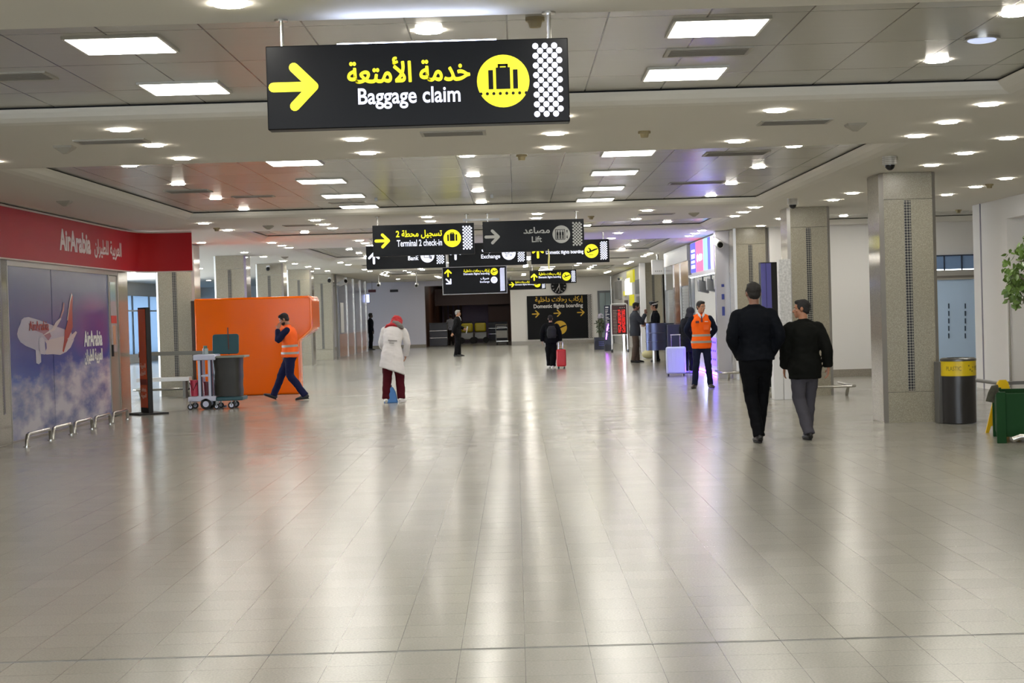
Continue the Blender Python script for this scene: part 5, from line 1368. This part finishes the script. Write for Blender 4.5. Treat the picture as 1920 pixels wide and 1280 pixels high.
def cat(pts, rads, k=4):
    P = [Vector(p) for p in pts]; Q = []; T = []
    rr = [r if isinstance(r, (tuple, list)) else (r, r) for r in rads]
    for i in range(len(P) - 1):
        a = P[max(0, i - 1)]; b = P[i]; c = P[i + 1]; d = P[min(len(P) - 1, i + 2)]
        for j in range(k):
            t = j / k
            Q.append(.5 * ((2 * b) + (c - a) * t + (2 * a - 5 * b + 4 * c - d) * t * t + (3 * b - a - 3 * c + d) * t ** 3))
            T.append(tuple(rr[i][m] * (1 - t) + rr[i + 1][m] * t for m in (0, 1)))
    Q.append(P[-1]); T.append(rr[-1]); return Q, T
PROF = [(.80, .160, .115), (.90, .172, .125), (.98, .162, .115), (1.08, .145, .105), (1.18, .152, .112), (1.30, .168, .122), (1.38, .158, .112), (1.44, .104, .085), (1.48, .066, .062), (1.54, .055, .058)]
def prof(z):
    if z <= PROF[0][0]: return PROF[0][1:]
    for (a, x0, y0), (c, x1, y1) in zip(PROF, PROF[1:]):
        if z <= c: t = (z - a) / (c - a); return (x0 + (x1 - x0) * t, y0 + (y1 - y0) * t)
    return PROF[-1][1:]

def person(label, X, Y, rz, H, skin='#a8765a', lean=0, lat=0, yaw=0, pitch=0, arms=None, legs=None, build=1.0, top=None, trousers=None, shoes='#121212',
           vest=None, hair='#17120f', head_gear=None, face=True, vox=.0085, group=None, extra=None, loose=1.0, shoulder=1.0, roll=0):
    s = H / 1.75
    t = thing('person', label, 'person', (X, Y, 0), math.radians(rz), group)
    la, lb = math.radians(lean), math.radians(lat)
    def R(z):
        k = max(0, min(1, (z - .95) / .35)); return Matrix.Rotation(-la * k, 3, 'X') @ Matrix.Rotation(lb * k, 3, 'Y')
    def bend(x, y, z):
        if z <= .95: return Vector((x, y, z))
        p = Vector((0, 0, .95)); n = 10; d = (z - .95) / n
        for i in range(n): p = p + R(.95 + d * (i + .5)) @ Vector((0, 0, d))
        return p + R(z) @ Vector((x, y, 0))
    arms = arms or {}; legs = legs or {}
    sx = .185 * shoulder
    J = {}
    for side, sg in (('L', -1), ('R', 1)):
        sh = bend(sg * sx, 0, 1.415); a = arms.get(side)
        el, wr = (Vector(a[0]), Vector(a[1])) if a else (bend(sg * (sx + .055), -.015, 1.15), bend(sg * (sx + .06), .04, .90))
        hd = Vector(a[2]) if a and len(a) > 2 else (wr - el)
        l = legs.get(side)
        kn, an, fy, fp_ = (Vector(l[0]), Vector(l[1]), l[2], l[3]) if l else (Vector((sg * .1, .01, .5)), Vector((sg * .105, -.03, .09)), -sg * 8, 0)
        J[side] = (sh, el, wr, hd, Vector((sg * .088, 0, .90)), kn, an, fy, fp_)
    Rh = R(1.6) @ Matrix.Rotation(math.radians(yaw), 3, 'Z') @ Matrix.Rotation(math.radians(-pitch), 3, 'X') @ Matrix.Rotation(math.radians(roll), 3, 'Y')
    nb = bend(0, .0, 1.50); hc = bend(0, .012, 1.555) + Rh @ Vector((0, .012, .078))
    S = lambda p: Vector(p) * s
    def H_(x, y, z): return S(hc + Rh @ Vector((x, y, z)))
    # ---- body (one continuous surface: head, neck, trunk, arms, hands, legs)
    b = B()
    zs = [.85, .90, .98, 1.08, 1.18, 1.30, 1.38, 1.44, 1.48, 1.54]
    b.loft([S(bend(0, 0, z)) for z in zs], [(prof(z)[0] * (.88 if z < 1.36 or z > 1.45 else .76) * s, prof(z)[1] * (.74 if z < 1.05 else .86) * s) for z in zs], ref=(0, 1, 0), seg=20)
    b.loft([S(bend(0, -.005, 1.46)), S(bend(0, .0, 1.52)), S(hc + Rh @ Vector((0, -.015, -.03)))], [.058 * s, .054 * s, .056 * s], seg=14)
    b.ell(H_(0, -.008, .028), .075 * s, .094 * s, .086 * s, Rh); b.ell(H_(0, .022, -.042), .055 * s, .066 * s, .068 * s, Rh); b.ell(H_(0, .066, -.088), .026 * s, .022 * s, .022 * s, Rh)
    b.ell(H_(0, .074, .024), .050 * s, .014 * s, .011 * s, Rh)
    b.loft([H_(0, .080, .014), H_(0, .102, -.018), H_(0, .106, -.028)], [.008 * s, .012 * s, .015 * s], seg=8); b.ell(H_(0, .098, -.030), .018 * s, .016 * s, .011 * s, Rh)
    b.ell(H_(0, .082, -.056), .024 * s, .012 * s, .006 * s, Rh); b.ell(H_(0, .081, -.066), .021 * s, .012 * s, .007 * s, Rh)
    for sg in (-1, 1):
        b.ell(H_(sg * .077, -.008, -.004), .011 * s, .019 * s, .031 * s, Rh); b.ell(H_(sg * .042, .055, -.022), .020 * s, .02 * s, .02 * s, Rh)
    for side, sg in (('L', -1), ('R', 1)):
        sh, el, wr, hd, hp, kn, an, fy, fp_ = J[side]
        b.loft([S(bend(sg * .06, 0, 1.40)), S(sh - Vector((sg * .01, 0, .02))), S(sh * .5 + el * .5), S(el), S(el * .6 + wr * .4), S(wr)], [.042 * s, .044 * s, .040 * s, .036 * s, .034 * s, .026 * s], seg=12)
        # hand with palm, four unequal bent fingers and a side thumb
        d = hd.normalized(); inw = Vector((-sg, 0, 0)); pn = (inw - d * inw.dot(d))
        pn = pn.normalized() if pn.length > .1 else Vector((0, -1, 0)); fw = d.cross(pn) * (-sg)
        if fw.y < -.2 and abs(d.z) > .5: fw = -fw
        w0 = wr
        b.loft([S(w0 - d * .01), S(w0 + d * .035), S(w0 + d * .085)], [(.024 * s, .017 * s), (.036 * s, .016 * s), (.040 * s, .013 * s)], ref=pn, seg=12)
        for i, L in enumerate((.068, .078, .072, .056)):
            o = w0 + d * .082 + fw * (.030 - .020 * i); c1 = o + d * L * .45 + pn * .006; c2 = c1 + (d * .8 + pn * .5).normalized() * L * .33; c3 = c2 + (d * .45 + pn * .85).normalized() * L * .28
            b.loft([S(o - d * .015), S(c1), S(c2), S(c3)], [.0098 * s, .0092 * s, .0085 * s, .0070 * s], seg=8)
        o = w0 + d * .03 + fw * .028; c1 = o + (d * .55 + fw * .7 + pn * .3).normalized() * .034; c2 = c1 + (d * .9 + fw * .25 + pn * .3).normalized() * .032
        b.loft([S(o - fw * .01), S(c1), S(c2)], [.0125 * s, .011 * s, .0085 * s], seg=8)
        b.loft([S(hp + Vector((0, 0, .03))), S(hp * .5 + kn * .5), S(kn), S(kn * .6 + an * .4 + Vector((0, -.012, 0))), S(an)], [.080 * s, .068 * s, .050 * s, .047 * s, .034 * s], seg=14)
    remesh(b, 'body', mat('skin_' + skin[1:], skin, .5), t, vox, 2)
    # ---- face details
    if face:
        b = B(); w = B(); q = B()
        for sg in (-1, 1):
            w.ell(H_(sg * .030, .0775, .004), .012 * s, .008 * s, .0065 * s, Rh, 10, 6); b.ell(H_(sg * .030, .0835, .004), .0055 * s, .004 * s, .006 * s, Rh, 8, 6)
            q.ell(H_(sg * .031, .086, .024), .019 * s, .005 * s, .004 * s, Rh, 8, 6)
        e_ = w.obj('eyes', mat('eye_white', '#d8d2ca', .3), t); b.obj('irises', mat('iris_dark', '#1d130d', .2), e_)
        q.obj('eyebrows', mat('brow_hair', hair if hair else '#17120f', .8), t)
        B().ell(H_(0, .0905, -.060), .020 * s, .004 * s, .006 * s, Rh, 10, 6).obj('lips', mat('lip_tone', '#8a4f44', .5), t)
    # ---- hair
    if hair:
        b = B(); b.ell(H_(0, -.020, .040), .083 * s, .096 * s, .088 * s, Rh, 20, 12); b.ell(H_(0, -.045, -.005), .072 * s, .062 * s, .070 * s, Rh); b.ell(H_(0, .028, .088), .062 * s, .058 * s, .034 * s, Rh)
        for sg in (-1, 1): b.ell(H_(sg * .074, .018, .018), .008 * s, .02 * s, .032 * s, Rh)
        remesh(b, 'hair', mat('hair_' + hair[1:], hair, .75), t, .008, 2, fold=.004, fscale=40)
    # ---- trousers
    if trousers:
        b = B(); L_ = loose
        b.loft([S(bend(0, 0, z)) for z in (.72, .77, .82, .87, .92, .98, 1.03)], [(x_ * build * s, y_ * build * s) for x_, y_ in ((.085, .045), (.130, .080), (.158, .108), (.172, .126), (.176, .132), (.167, .126), (.160, .120))], ref=(0, 1, 0), seg=24)
        for side, sg in (('L', -1), ('R', 1)):
            sh, el, wr, hd, hp, kn, an, fy, fp_ = J[side]
            an2 = an + (kn - an).normalized() * -.02
            pts = [hp + Vector((0, 0, .02)), hp * .75 + kn * .25, hp * .35 + kn * .65, kn, kn * .65 + an * .35 + Vector((0, -.008, 0)), kn * .3 + an * .7, an2]
            q_, r_ = cat([S(p) for p in pts], [.094 * build * s, .092 * build * s, .079 * s * L_, .070 * s * L_, .066 * s * L_, .062 * s * L_, .060 * s * L_]); b.loft(q_, r_, seg=18)
        remesh(b, 'trousers', mat('cloth_' + trousers[1:], trousers, .8, spec=.12), t, .011, 3, fold=.008, fscale=8, seed=rz * .1)
    # ---- upper garments
    def garment(name, col, k, hem, sleeve, sr=1.0, flare=0.0, collar=True, rough=.8, hem_shift=0.0, slen=1.0, ztop=1.455, slant=0.0):
        b = B(); zz = [z for z in np.linspace(hem, ztop, 14)]
        rad = []
        for z in zz:
            a, c = prof(z); f = max(0, (1.0 - z)) * flare
            if z < .98: a, c = max(a, .160), max(c, .118)
            rad.append(((a * k * build + f) * s, (c * k * 1.06 * build + f) * s))
        b.loft([S(bend(0, 0, z) + Vector((0, hem_shift * max(0, 1.0 - z), 0))) for z in zz], rad, ref=(0, 1, 0), seg=26)
        if slant: b.v = [(x, y, z + (slant * x * max(0, 1.0 * s - z) / .4)) for x, y, z in b.v]
        for side, sg in (('L', -1), ('R', 1)):
            sh, el, wr = J[side][:3]
            b.loft([S(bend(sg * .02, -.008, 1.462)), S(bend(sg * .08, -.006, 1.437)), S(sh + Vector((-sg * .03, 0, -.020)))], [.050 * s, .050 * k * s, .052 * k * s], seg=14)
            if sleeve:
                end = el * (1 - slen) + wr * slen if slen < 1 else wr
                ps = [sh + Vector((-sg * .055, 0, .0)), sh + Vector((-sg * .005, 0, -.022)), sh * .5 + el * .5, el, el * .55 + end * .45, end]
                q_, r_ = cat([S(p) for p in ps], [.046 * k * s, .062 * k * sr * s, .059 * k * sr * s, .054 * k * sr * s, .050 * k * sr * s, .043 * k * sr * s]); b.loft(q_, r_, seg=16)
        if collar: b.loft([S(bend(0, -.004, 1.45)), S(bend(0, -.006, 1.515))], [.080 * s, .066 * s], seg=18)
        return remesh(b, name, mat('cloth_' + col[1:], col, rough, spec=.12), t, .011, 7, fold=.007, fscale=9, seed=H)
    gmt = None
    if top: gmt = garment(**top)
    if vest:
        v = garment('hi_vis_vest', vest['col'], 1.22, vest['hem'], False, collar=True)
        for z in vest['bands']:
            b = B(); a, c = prof(z)
            if z < .98: a, c = max(a, .160), max(c, .118)
            b.loft([S(bend(0, 0, z - .022)), S(bend(0, 0, z + .022))], [((a * 1.22 * build + .009) * s, (c * 1.22 * 1.06 * build + .009) * s)] * 2, ref=(0, 1, 0), seg=36)
            b.obj('reflective_band', mat('reflective_grey', '#9b968c', .4), t, angle=60)
    # ---- shoes
    for side, sg in (('L', -1), ('R', 1)):
        an, fy, fp_ = J[side][6:]
        Rf = Matrix.Rotation(math.radians(fy), 3, 'Z') @ Matrix.Rotation(math.radians(fp_), 3, 'X')
        A = an - Rf @ Vector((0, 0, .085))
        b = B(); secs = [(-.075, .026, .030, .034), (-.055, .034, .045, .045), (0, .036, .058, .052), (.06, .040, .040, .040), (.12, .044, .030, .030), (.165, .038, .024, .024), (.195, .016, .014, .016)]
        b.loft([S(A + Rf @ Vector((0, y, zc))) for y, w, h, zc in secs], [(w * s, h * s) for y, w, h, zc in secs], ref=Rf @ Vector((0, 0, 1)), seg=16)
        b.loft([S(A + Rf @ Vector((0, -.02, .05))), S(A + Rf @ Vector((0, -.02, .105)))], [.042 * s, .038 * s], seg=12)
        A2 = (A * s); v2 = []
        for p in b.v:
            q = Rf.transposed() @ (Vector(p) - A2); q.z = max(q.z, .006); v2.append(tuple(A2 + Rf @ q))
        b.v = v2
        so = b.obj('shoe', mat('shoe_' + shoes[1:], shoes, .4), t, angle=60)
        b = B(); n = 16; pl_ = []
        for i in range(n):
            a = 2 * math.pi * i / n; pl_.append((.044 * math.cos(a) * (1 if math.sin(a) > 0 else .86), .06 + .14 * math.sin(a)))
        b.prism(pl_, lambda u, v, d: S(A + Rf @ Vector((u, v, d))), 0.001, .016); b.obj('sole', mat('sole_' + shoes[1:], '#101010' if shoes != '#e6e4e0' else '#d0cec8', .6), so)
    if extra: extra(t, s, S, bend, R, H_, Rh, J, prof)
    return t

DOWN = (0, .1, -1)
# tall man in dark navy, walking away
person('tall man in dark navy jumper and black trousers walking away, hands in pockets', 2.80, 18.75, 0, 1.87, skin='#8a6350', lean=2, yaw=8,
       arms={'L': ((-.262, -.05, 1.15), (-.165, .07, .94), (.1, .2, -1)), 'R': ((.262, -.05, 1.15), (.165, .07, .94), (-.1, .2, -1))},
       legs={'L': ((-.055, .02, .50), (.0, -.10, .09), 4, 0), 'R': ((.085, .16, .52), (.05, .20, .12), -6, -12)},
       build=1.10, shoulder=1.0, top=dict(name='jumper', col='#080b12', k=1.12, hem=.90, sleeve=True, sr=1.10), trousers='#07080c', shoes='#0d0d0f', hair='#191512', vox=.0075, loose=1.08)
# shorter young man beside him
person('shorter young man in black jacket and grey trousers walking away, head turned left', 3.41, 18.95, 4, 1.655, skin='#a26f52', lean=4, yaw=72, pitch=0,
       arms={'L': ((-.235, .03, 1.12), (-.23, .12, .90), (0, .4, -1)), 'R': ((.27, -.05, 1.14), (.30, .0, .90), (-.08, .05, -1))},
       legs={'L': ((-.07, .04, .50), (.0, -.12, .09), 5, 0), 'R': ((.09, .18, .52), (.06, .18, .13), -5, -14)},
       build=1.06, shoulder=1.0, top=dict(name='jacket', col='#0e0f0c', k=1.20, hem=.76, sleeve=True, sr=1.15), trousers='#4a484e', shoes='#141412', hair='#130f0d', vox=.0075, loose=1.18)
# worker in orange vest, standing at the right
def tie(t, s, S, bend, R, H_, Rh, J, prof):
    b = B().loft([S(bend(0, .140, 1.44)), S(bend(0, .158, 1.40)), S(bend(0, .168, 1.33))], [(.020 * s, .006 * s), (.014 * s, .006 * s), (.022 * s, .006 * s)], ref=(0, 1, 0), seg=8); b.obj('tie', mat('dark_red_tie', '#5a1220', .6), t)
    b = B()
    for sg in (-1, 1): b.loft([S(bend(sg * .062, .06, 1.52)), S(bend(sg * .045, .118, 1.475)), S(bend(sg * .012, .150, 1.41))], [(.012 * s, .012 * s), (.026 * s, .010 * s), (.008 * s, .006 * s)], ref=(0, 1, 0), seg=8)
    b.obj('shirt_collar', mat('shirt_white', '#cfcfd4', .7), t)
    b = B(); b.obox(S(bend(.09, .168, 1.33)), .07 * s, .012 * s, .045 * s); b.obj('badge', mat('badge_red', '#5c1c1e', .5), t)
    b = B(); b.obox(S(bend(-.09, .17, 1.335)), .07 * s, .01 * s, .012 * s); b.obj('name_tape', mat('badge_white', '#e9d9cc', .5), t)
    b = B(); b.obox(S(bend(-.085, .166, 1.22)), .10 * s, .012 * s, .10 * s); b.obj('chest_pocket', mat('cloth_vest_orange_dark', '#f06318', .7), t, bevel=.004)
person('airport worker in bright orange vest and navy trousers standing with hands behind his back', 3.66, 31.6, 180, 1.72, skin='#a87658', yaw=32, pitch=4, lean=-2,
       arms={'L': ((-.285, -.10, 1.17), (-.15, -.20, .98), (1, -.1, -.3)), 'R': ((.285, -.10, 1.17), (.15, -.20, .98), (-1, -.1, -.3))},
       legs={'L': ((-.12, .02, .50), (-.155, -.03, .09), 16, 0), 'R': ((.12, .02, .50), (.155, -.03, .09), -22, 0)},
       top=dict(name='jumper', col='#141a2c', k=1.06, hem=.92, sleeve=True, sr=1.05), vest=dict(col='#f5641a', hem=.80, bands=(.935, 1.065)), trousers='#1b2036', shoes='#2a211c', hair='#15100e', vox=.0085, extra=tie, loose=1.0)
# worker walking left, hand at the mouth
def beard(t, s, S, bend, R, H_, Rh, J, prof):
    b = B().ell(H_(0, .026, -.062), .056 * s, .066 * s, .046 * s, Rh); b.obj('beard', mat('beard_dark', '#1d1511', .9), t)
person('airport worker in orange vest walking left past the orange kiosk, hand raised to his face', -4.47, 31.6, 90, 1.73, skin='#9c6e55', yaw=0, pitch=20, lean=6, build=1.1,
       arms={'L': ((-.20, .20, 1.20), (-.09, .22, 1.42), (.35, -.35, 1)), 'R': ((.23, -.03, 1.16), (.22, .10, .93))},
       legs={'L': ((-.09, .0, .49), (-.09, -.28, .10), 0, -4), 'R': ((.09, .20, .51), (.09, .36, .12), 0, 22)},
       top=dict(name='jumper', col='#161a36', k=1.06, hem=.92, sleeve=True, sr=1.1), vest=dict(col='#f0652a', hem=.86, bands=(.945, 1.085)), trousers='#1a1d3c', shoes='#14161a', hair='#120e0c', vox=.0085, extra=beard, loose=1.15)
# cleaning woman
def hijab(t, s, S, bend, R, H_, Rh, J, prof):
    b = B().ell(H_(0, -.012, .03), .112 * s, .120 * s, .118 * s, Rh); b.ell(H_(0, -.02, -.06), .108 * s, .10 * s, .10 * s, Rh)
    b.loft([H_(0, -.01, -.06), S(bend(0, -.02, 1.49)), S(bend(0, -.03, 1.43)), S(bend(0, -.035, 1.40))], [(.082 * s, .085 * s), (.12 * s, .10 * s), (.185 * s, .12 * s), (.19 * s, .115 * s)], ref=(0, 1, 0), seg=24)
    remesh(b, 'headscarf', mat('headscarf_red', '#a3161f', .8), t, .010, 2, fold=.014, fscale=13)
    b = B().loft([S(bend(-.03, -.115, 1.50)), S(bend(.06, -.135, 1.47)), S(bend(.14, -.12, 1.43)), S(bend(.19, -.08, 1.40))], [(.045 * s, .03 * s), (.05 * s, .035 * s), (.045 * s, .03 * s), (.02 * s, .02 * s)], ref=(0, 1, 0), seg=12)
    remesh(b, 'scarf_fold', mat('scarf_grey', '#6e6a66', .85), t, .009, 2, fold=.006, fscale=20)
    b = B(); R_ = Matrix.Rotation(math.radians(6), 3, 'Y'); b.obox(S(bend(.03, -.150, 1.13)), .17 * s, .012 * s, .022 * s, R_); b.obox(S(bend(.01, -.150, 1.09)), .09 * s, .012 * s, .014 * s, R_)
    b.obj('coat_half_belt', mat('coat_seam', '#9c9896', .8), t)
person('cleaning woman in white coat, maroon trousers and red headscarf seen from behind, bending forward', -2.30, 29.6, -4, 1.72, skin='#9c6e55', lean=36, lat=6, pitch=25, hair=None, face=True,
       arms={'L': ((-.22, .18, 1.10), (-.12, .34, .92), (.2, .5, -1)), 'R': ((.27, .16, 1.10), (.22, .30, .88), (-.3, .5, -1))},
       legs={'L': ((-.105, .03, .50), (-.135, -.04, .09), 12, 0), 'R': ((.13, .03, .50), (.155, -.04, .09), -14, 0)},
       build=1.04, top=dict(name='white_coat', col='#cfcbc9', k=1.12, hem=.60, sleeve=True, sr=1.08, flare=.15, hem_shift=-.12, slant=-.35), trousers='#471019', shoes='#e6e4e0', extra=hijab, loose=1.28)
# grey-haired man in black suit
def suit(t, s, S, bend, R, H_, Rh, J, prof):
    b = B()
    for sg in (-1, 1): b.loft([S(bend(sg * .05, .065, 1.52)), S(bend(sg * .03, .118, 1.46)), S(bend(0, .15, 1.36))], [(.014 * s, .012 * s), (.02 * s, .01 * s), (.006 * s, .006 * s)], ref=(0, 1, 0), seg=8)
    b.obj('shirt_collar', mat('shirt_white', '#cfcfd4', .7), t)
person('grey-haired man in black suit and white collar standing in profile, facing right', -2.22, 60.8, -92, 1.76, skin='#a57a5e', lean=2,
       arms={'R': ((.25, -.08, 1.14), (.24, -.16, .90)), 'L': ((-.23, .06, 1.14), (-.15, .24, 1.04))},
       legs={'L': ((-.08, .05, .50), (-.09, .04, .09), 6, 0), 'R': ((.09, -.0, .50), (.1, -.08, .09), -6, 0)},
       top=dict(name='suit_jacket', col='#131315', k=1.14, hem=.80, sleeve=True, sr=1.12), trousers='#121214', shoes='#101010', hair='#8d8a86', vox=.010, extra=suit, loose=1.15)
o = B().box(-.02, .02, -.09, .09, -.13, .13).obj('folder', mat('pale_paper', '#b9bcc0', .6), bevel=.003); o.location = (-1.86, 61.0, 1.0); o.rotation_euler = (0, .2, 0)
tag(o, 'pale folded paper held in front by the grey-haired man in the black suit', 'papers')
person('distant person in pale shirt with dark hair, partly hidden behind the suited man', -3.40, 84, 20, 1.60, top=dict(name='shirt', col='#b9bac4', k=1.08, hem=.85, sleeve=True), trousers='#2a2520', vox=.012)
person('black silhouette of a person standing at the end of the grey corridor wall', -6.98, 77.0, -70, 1.78, skin='#3a2c26', top=dict(name='jacket', col='#0b0d14', k=1.18, hem=.80, sleeve=True, sr=1.15), trousers='#08090d', shoes='#0a0a0a', hair='#0a0a0a', vox=.012, face=False, loose=1.1)
# woman in black with red suitcase
def bagpack(t, s, S, bend, R, H_, Rh, J, prof):
    b = B()
    for sg, sd in ((-1, 'L'), (1, 'R')):
        kn, an = J[sd][5], J[sd][6]
        b.loft([S(Vector((sg * .20, -.02, .86))), S(kn + Vector((sg * .092, -.02, 0))), S(an + Vector((sg * .092, -.02, .04)))], [(.009 * s, .009 * s)] * 3, seg=6)
    b.obj('side_stripe', mat('stripe_white', '#c9c9c9', .7), t)
person('short woman in black jacket and wide striped black trousers walking away with a red suitcase', .99, 45.3, 0, 1.50, skin='#b08468', lean=1,
       arms={'L': ((-.29, -.03, 1.14), (-.29, .03, .90)), 'R': ((.29, -.03, 1.12), (.31, -.02, .88), (.05, -.05, -1))},
       legs={'L': ((-.085, .05, .50), (-.07, .12, .11), 0, -10), 'R': ((.07, .0, .50), (.04, -.10, .09), 0, 0)},
       build=1.12, shoulder=1.05, top=dict(name='jacket', col='#101215', k=1.2, hem=.84, sleeve=True, sr=1.22), trousers='#0d0e12', shoes='#e6e4e0', hair='#16120f', head_gear=None, vox=.0095, loose=1.55, extra=bagpack)
b = B().loft([(0, 0, -.17), (0, 0, -.10), (0, 0, .08), (0, .01, .17)], [(.11, .05), (.14, .075), (.13, .07), (.08, .04)], ref=(0, 1, 0), seg=20); o = remesh(b, 'backpack', mat('backpack_black', '#131518', .7), None, .012, 2, fold=.006)
o.location = (1.01, 45.09, 1.02); tag(o, 'rounded black backpack on the back of the short woman in black', 'backpack')
# man in grey blazer and the officer
person('man in grey blazer and khaki trousers facing right, hand raised while talking', 3.56, 47.8, -90, 1.80, skin='#7d5340', lean=3, pitch=4,
       arms={'R': ((.20, .18, 1.20), (.14, .30, 1.40), (0, .1, 1)), 'L': ((-.2, .16, 1.18), (-.1, .28, 1.14))},
       legs={'L': ((-.09, .05, .50), (-.1, .06, .09), 8, 0), 'R': ((.09, -.0, .50), (.1, -.08, .09), -6, 0)},
       build=1.08, top=dict(name='blazer', col='#3f4247', k=1.16, hem=.78, sleeve=True, sr=1.12), trousers='#5d5044', shoes='#17130f', hair='#15110f', vox=.0095, loose=1.15)
def officer(t, s, S, bend, R, H_, Rh, J, prof):
    b = B(); b.loft([H_(0, -.005, .055), H_(0, .0, .095)], [(.085 * s, .098 * s), (.088 * s, .102 * s)], ref=Rh @ Vector((0, 1, 0)), seg=24); c = b.obj('cap_band', mat('cap_white', '#c9c4bf', .6), t)
    b = B(); b.loft([H_(0, .0, .095), H_(0, .012, .125), H_(0, .012, .14), H_(0, .01, .145)], [(.088 * s, .10 * s), (.125 * s, .145 * s), (.12 * s, .14 * s), (.05 * s, .06 * s)], ref=Rh @ Vector((0, 1, 0)), seg=24); b.obj('cap_crown', mat('cap_black', '#15161b', .6), c)
    b = B(); b.loft([H_(0, .07, .060), H_(0, .135, .042)], [(.072 * s, .010 * s), (.05 * s, .004 * s)], ref=Rh @ Vector((0, 0, 1)), seg=14); b.obj('cap_peak', mat('cap_black', '#15161b', .6), c)
    b = B(); b.obox(S(bend(-.17, .03, 1.34)), .03 * s, .07 * s, .09 * s); b.obj('arm_badge', mat('badge_bright_red', '#a8281f', .5), t)
    b = B(); b.loft([S(bend(-.15, .10, 1.46)), S(bend(-.13, .14, 1.34)), S(bend(-.10, .15, 1.2))], [.014 * s] * 3, seg=8); b.obj('white_cord', mat('cord_white', '#c9c9c4', .6), t)
    b = B(); b.loft([S(bend(0, 0, .985)), S(bend(0, 0, 1.03))], [(.19 * s, .145 * s)] * 2, ref=(0, 1, 0), seg=28); b.obj('belt', mat('belt_black', '#0b0b0c', .4), t)
person('uniformed officer in black with white-banded peaked cap, facing left behind the counter pod', 4.22, 48.3, 88, 1.78, skin='#a5765c', lean=0,
       arms={'L': ((-.24, .04, 1.14), (-.16, .30, 1.10)), 'R': ((.24, -.02, 1.14), (.2, .18, 1.04))},
       build=1.04, top=dict(name='tunic', col='#14151c', k=1.10, hem=.86, sleeve=True, sr=1.08), trousers='#101118', shoes='#0e0e0e', hair='#15110f', vox=.0095, extra=officer)
# person in dark behind the orange vest worker
person('person in long black hooded coat facing the lit kiosk, half hidden by an orange vest', 4.20, 38.9, -50, 1.60, skin='#7d5340', lean=6, pitch=10,
       build=1.2, top=dict(name='coat', col='#101116', k=1.22, hem=.58, sleeve=True, sr=1.25, flare=.06), trousers='#0e1018', shoes='#8f8d96', hair=None, face=False, vox=.010, loose=1.1,
       extra=lambda t, s, S, bend, R, H_, Rh, J, prof: remesh(B().ell(H_(0, -.012, .025), .105 * s, .118 * s, .118 * s, Rh).loft([H_(0, -.01, -.05), S(bend(0, -.01, 1.46))], [(.095 * s, .1 * s), (.13 * s, .1 * s)], ref=(0, 1, 0), seg=20), 'hood', mat('hood_black', '#141416', .8), t, .011, 2, fold=.006))
# dustpan held by the cleaning woman
p = atZ(732, 756, 0)
t = thing('dustpan', 'blue long-handled dustpan standing between the feet of the cleaning woman', 'dustpan', (p.x, p.y + .12, 0))
b = B(); b.prism([(-.13, 0), (.13, 0), (.085, .2), (.04, .29), (-.04, .29), (-.085, .2)], lambda u, v, d: (u, d + v * .15, v), -.0, .10); b.obj('pan', mat('dustpan_blue', '#2c6aa8', .4), t, bevel=.012)
B().cyl((0, .09, .25), (-.01, .22, .93), .012).obj('handle', mat('handle_pale', '#bcb9b4', .4), t)
B().cyl((0, .085, .26), (0, .095, .33), .02).obj('handle_socket', mat('socket_navy', '#1b2f55', .4), t)
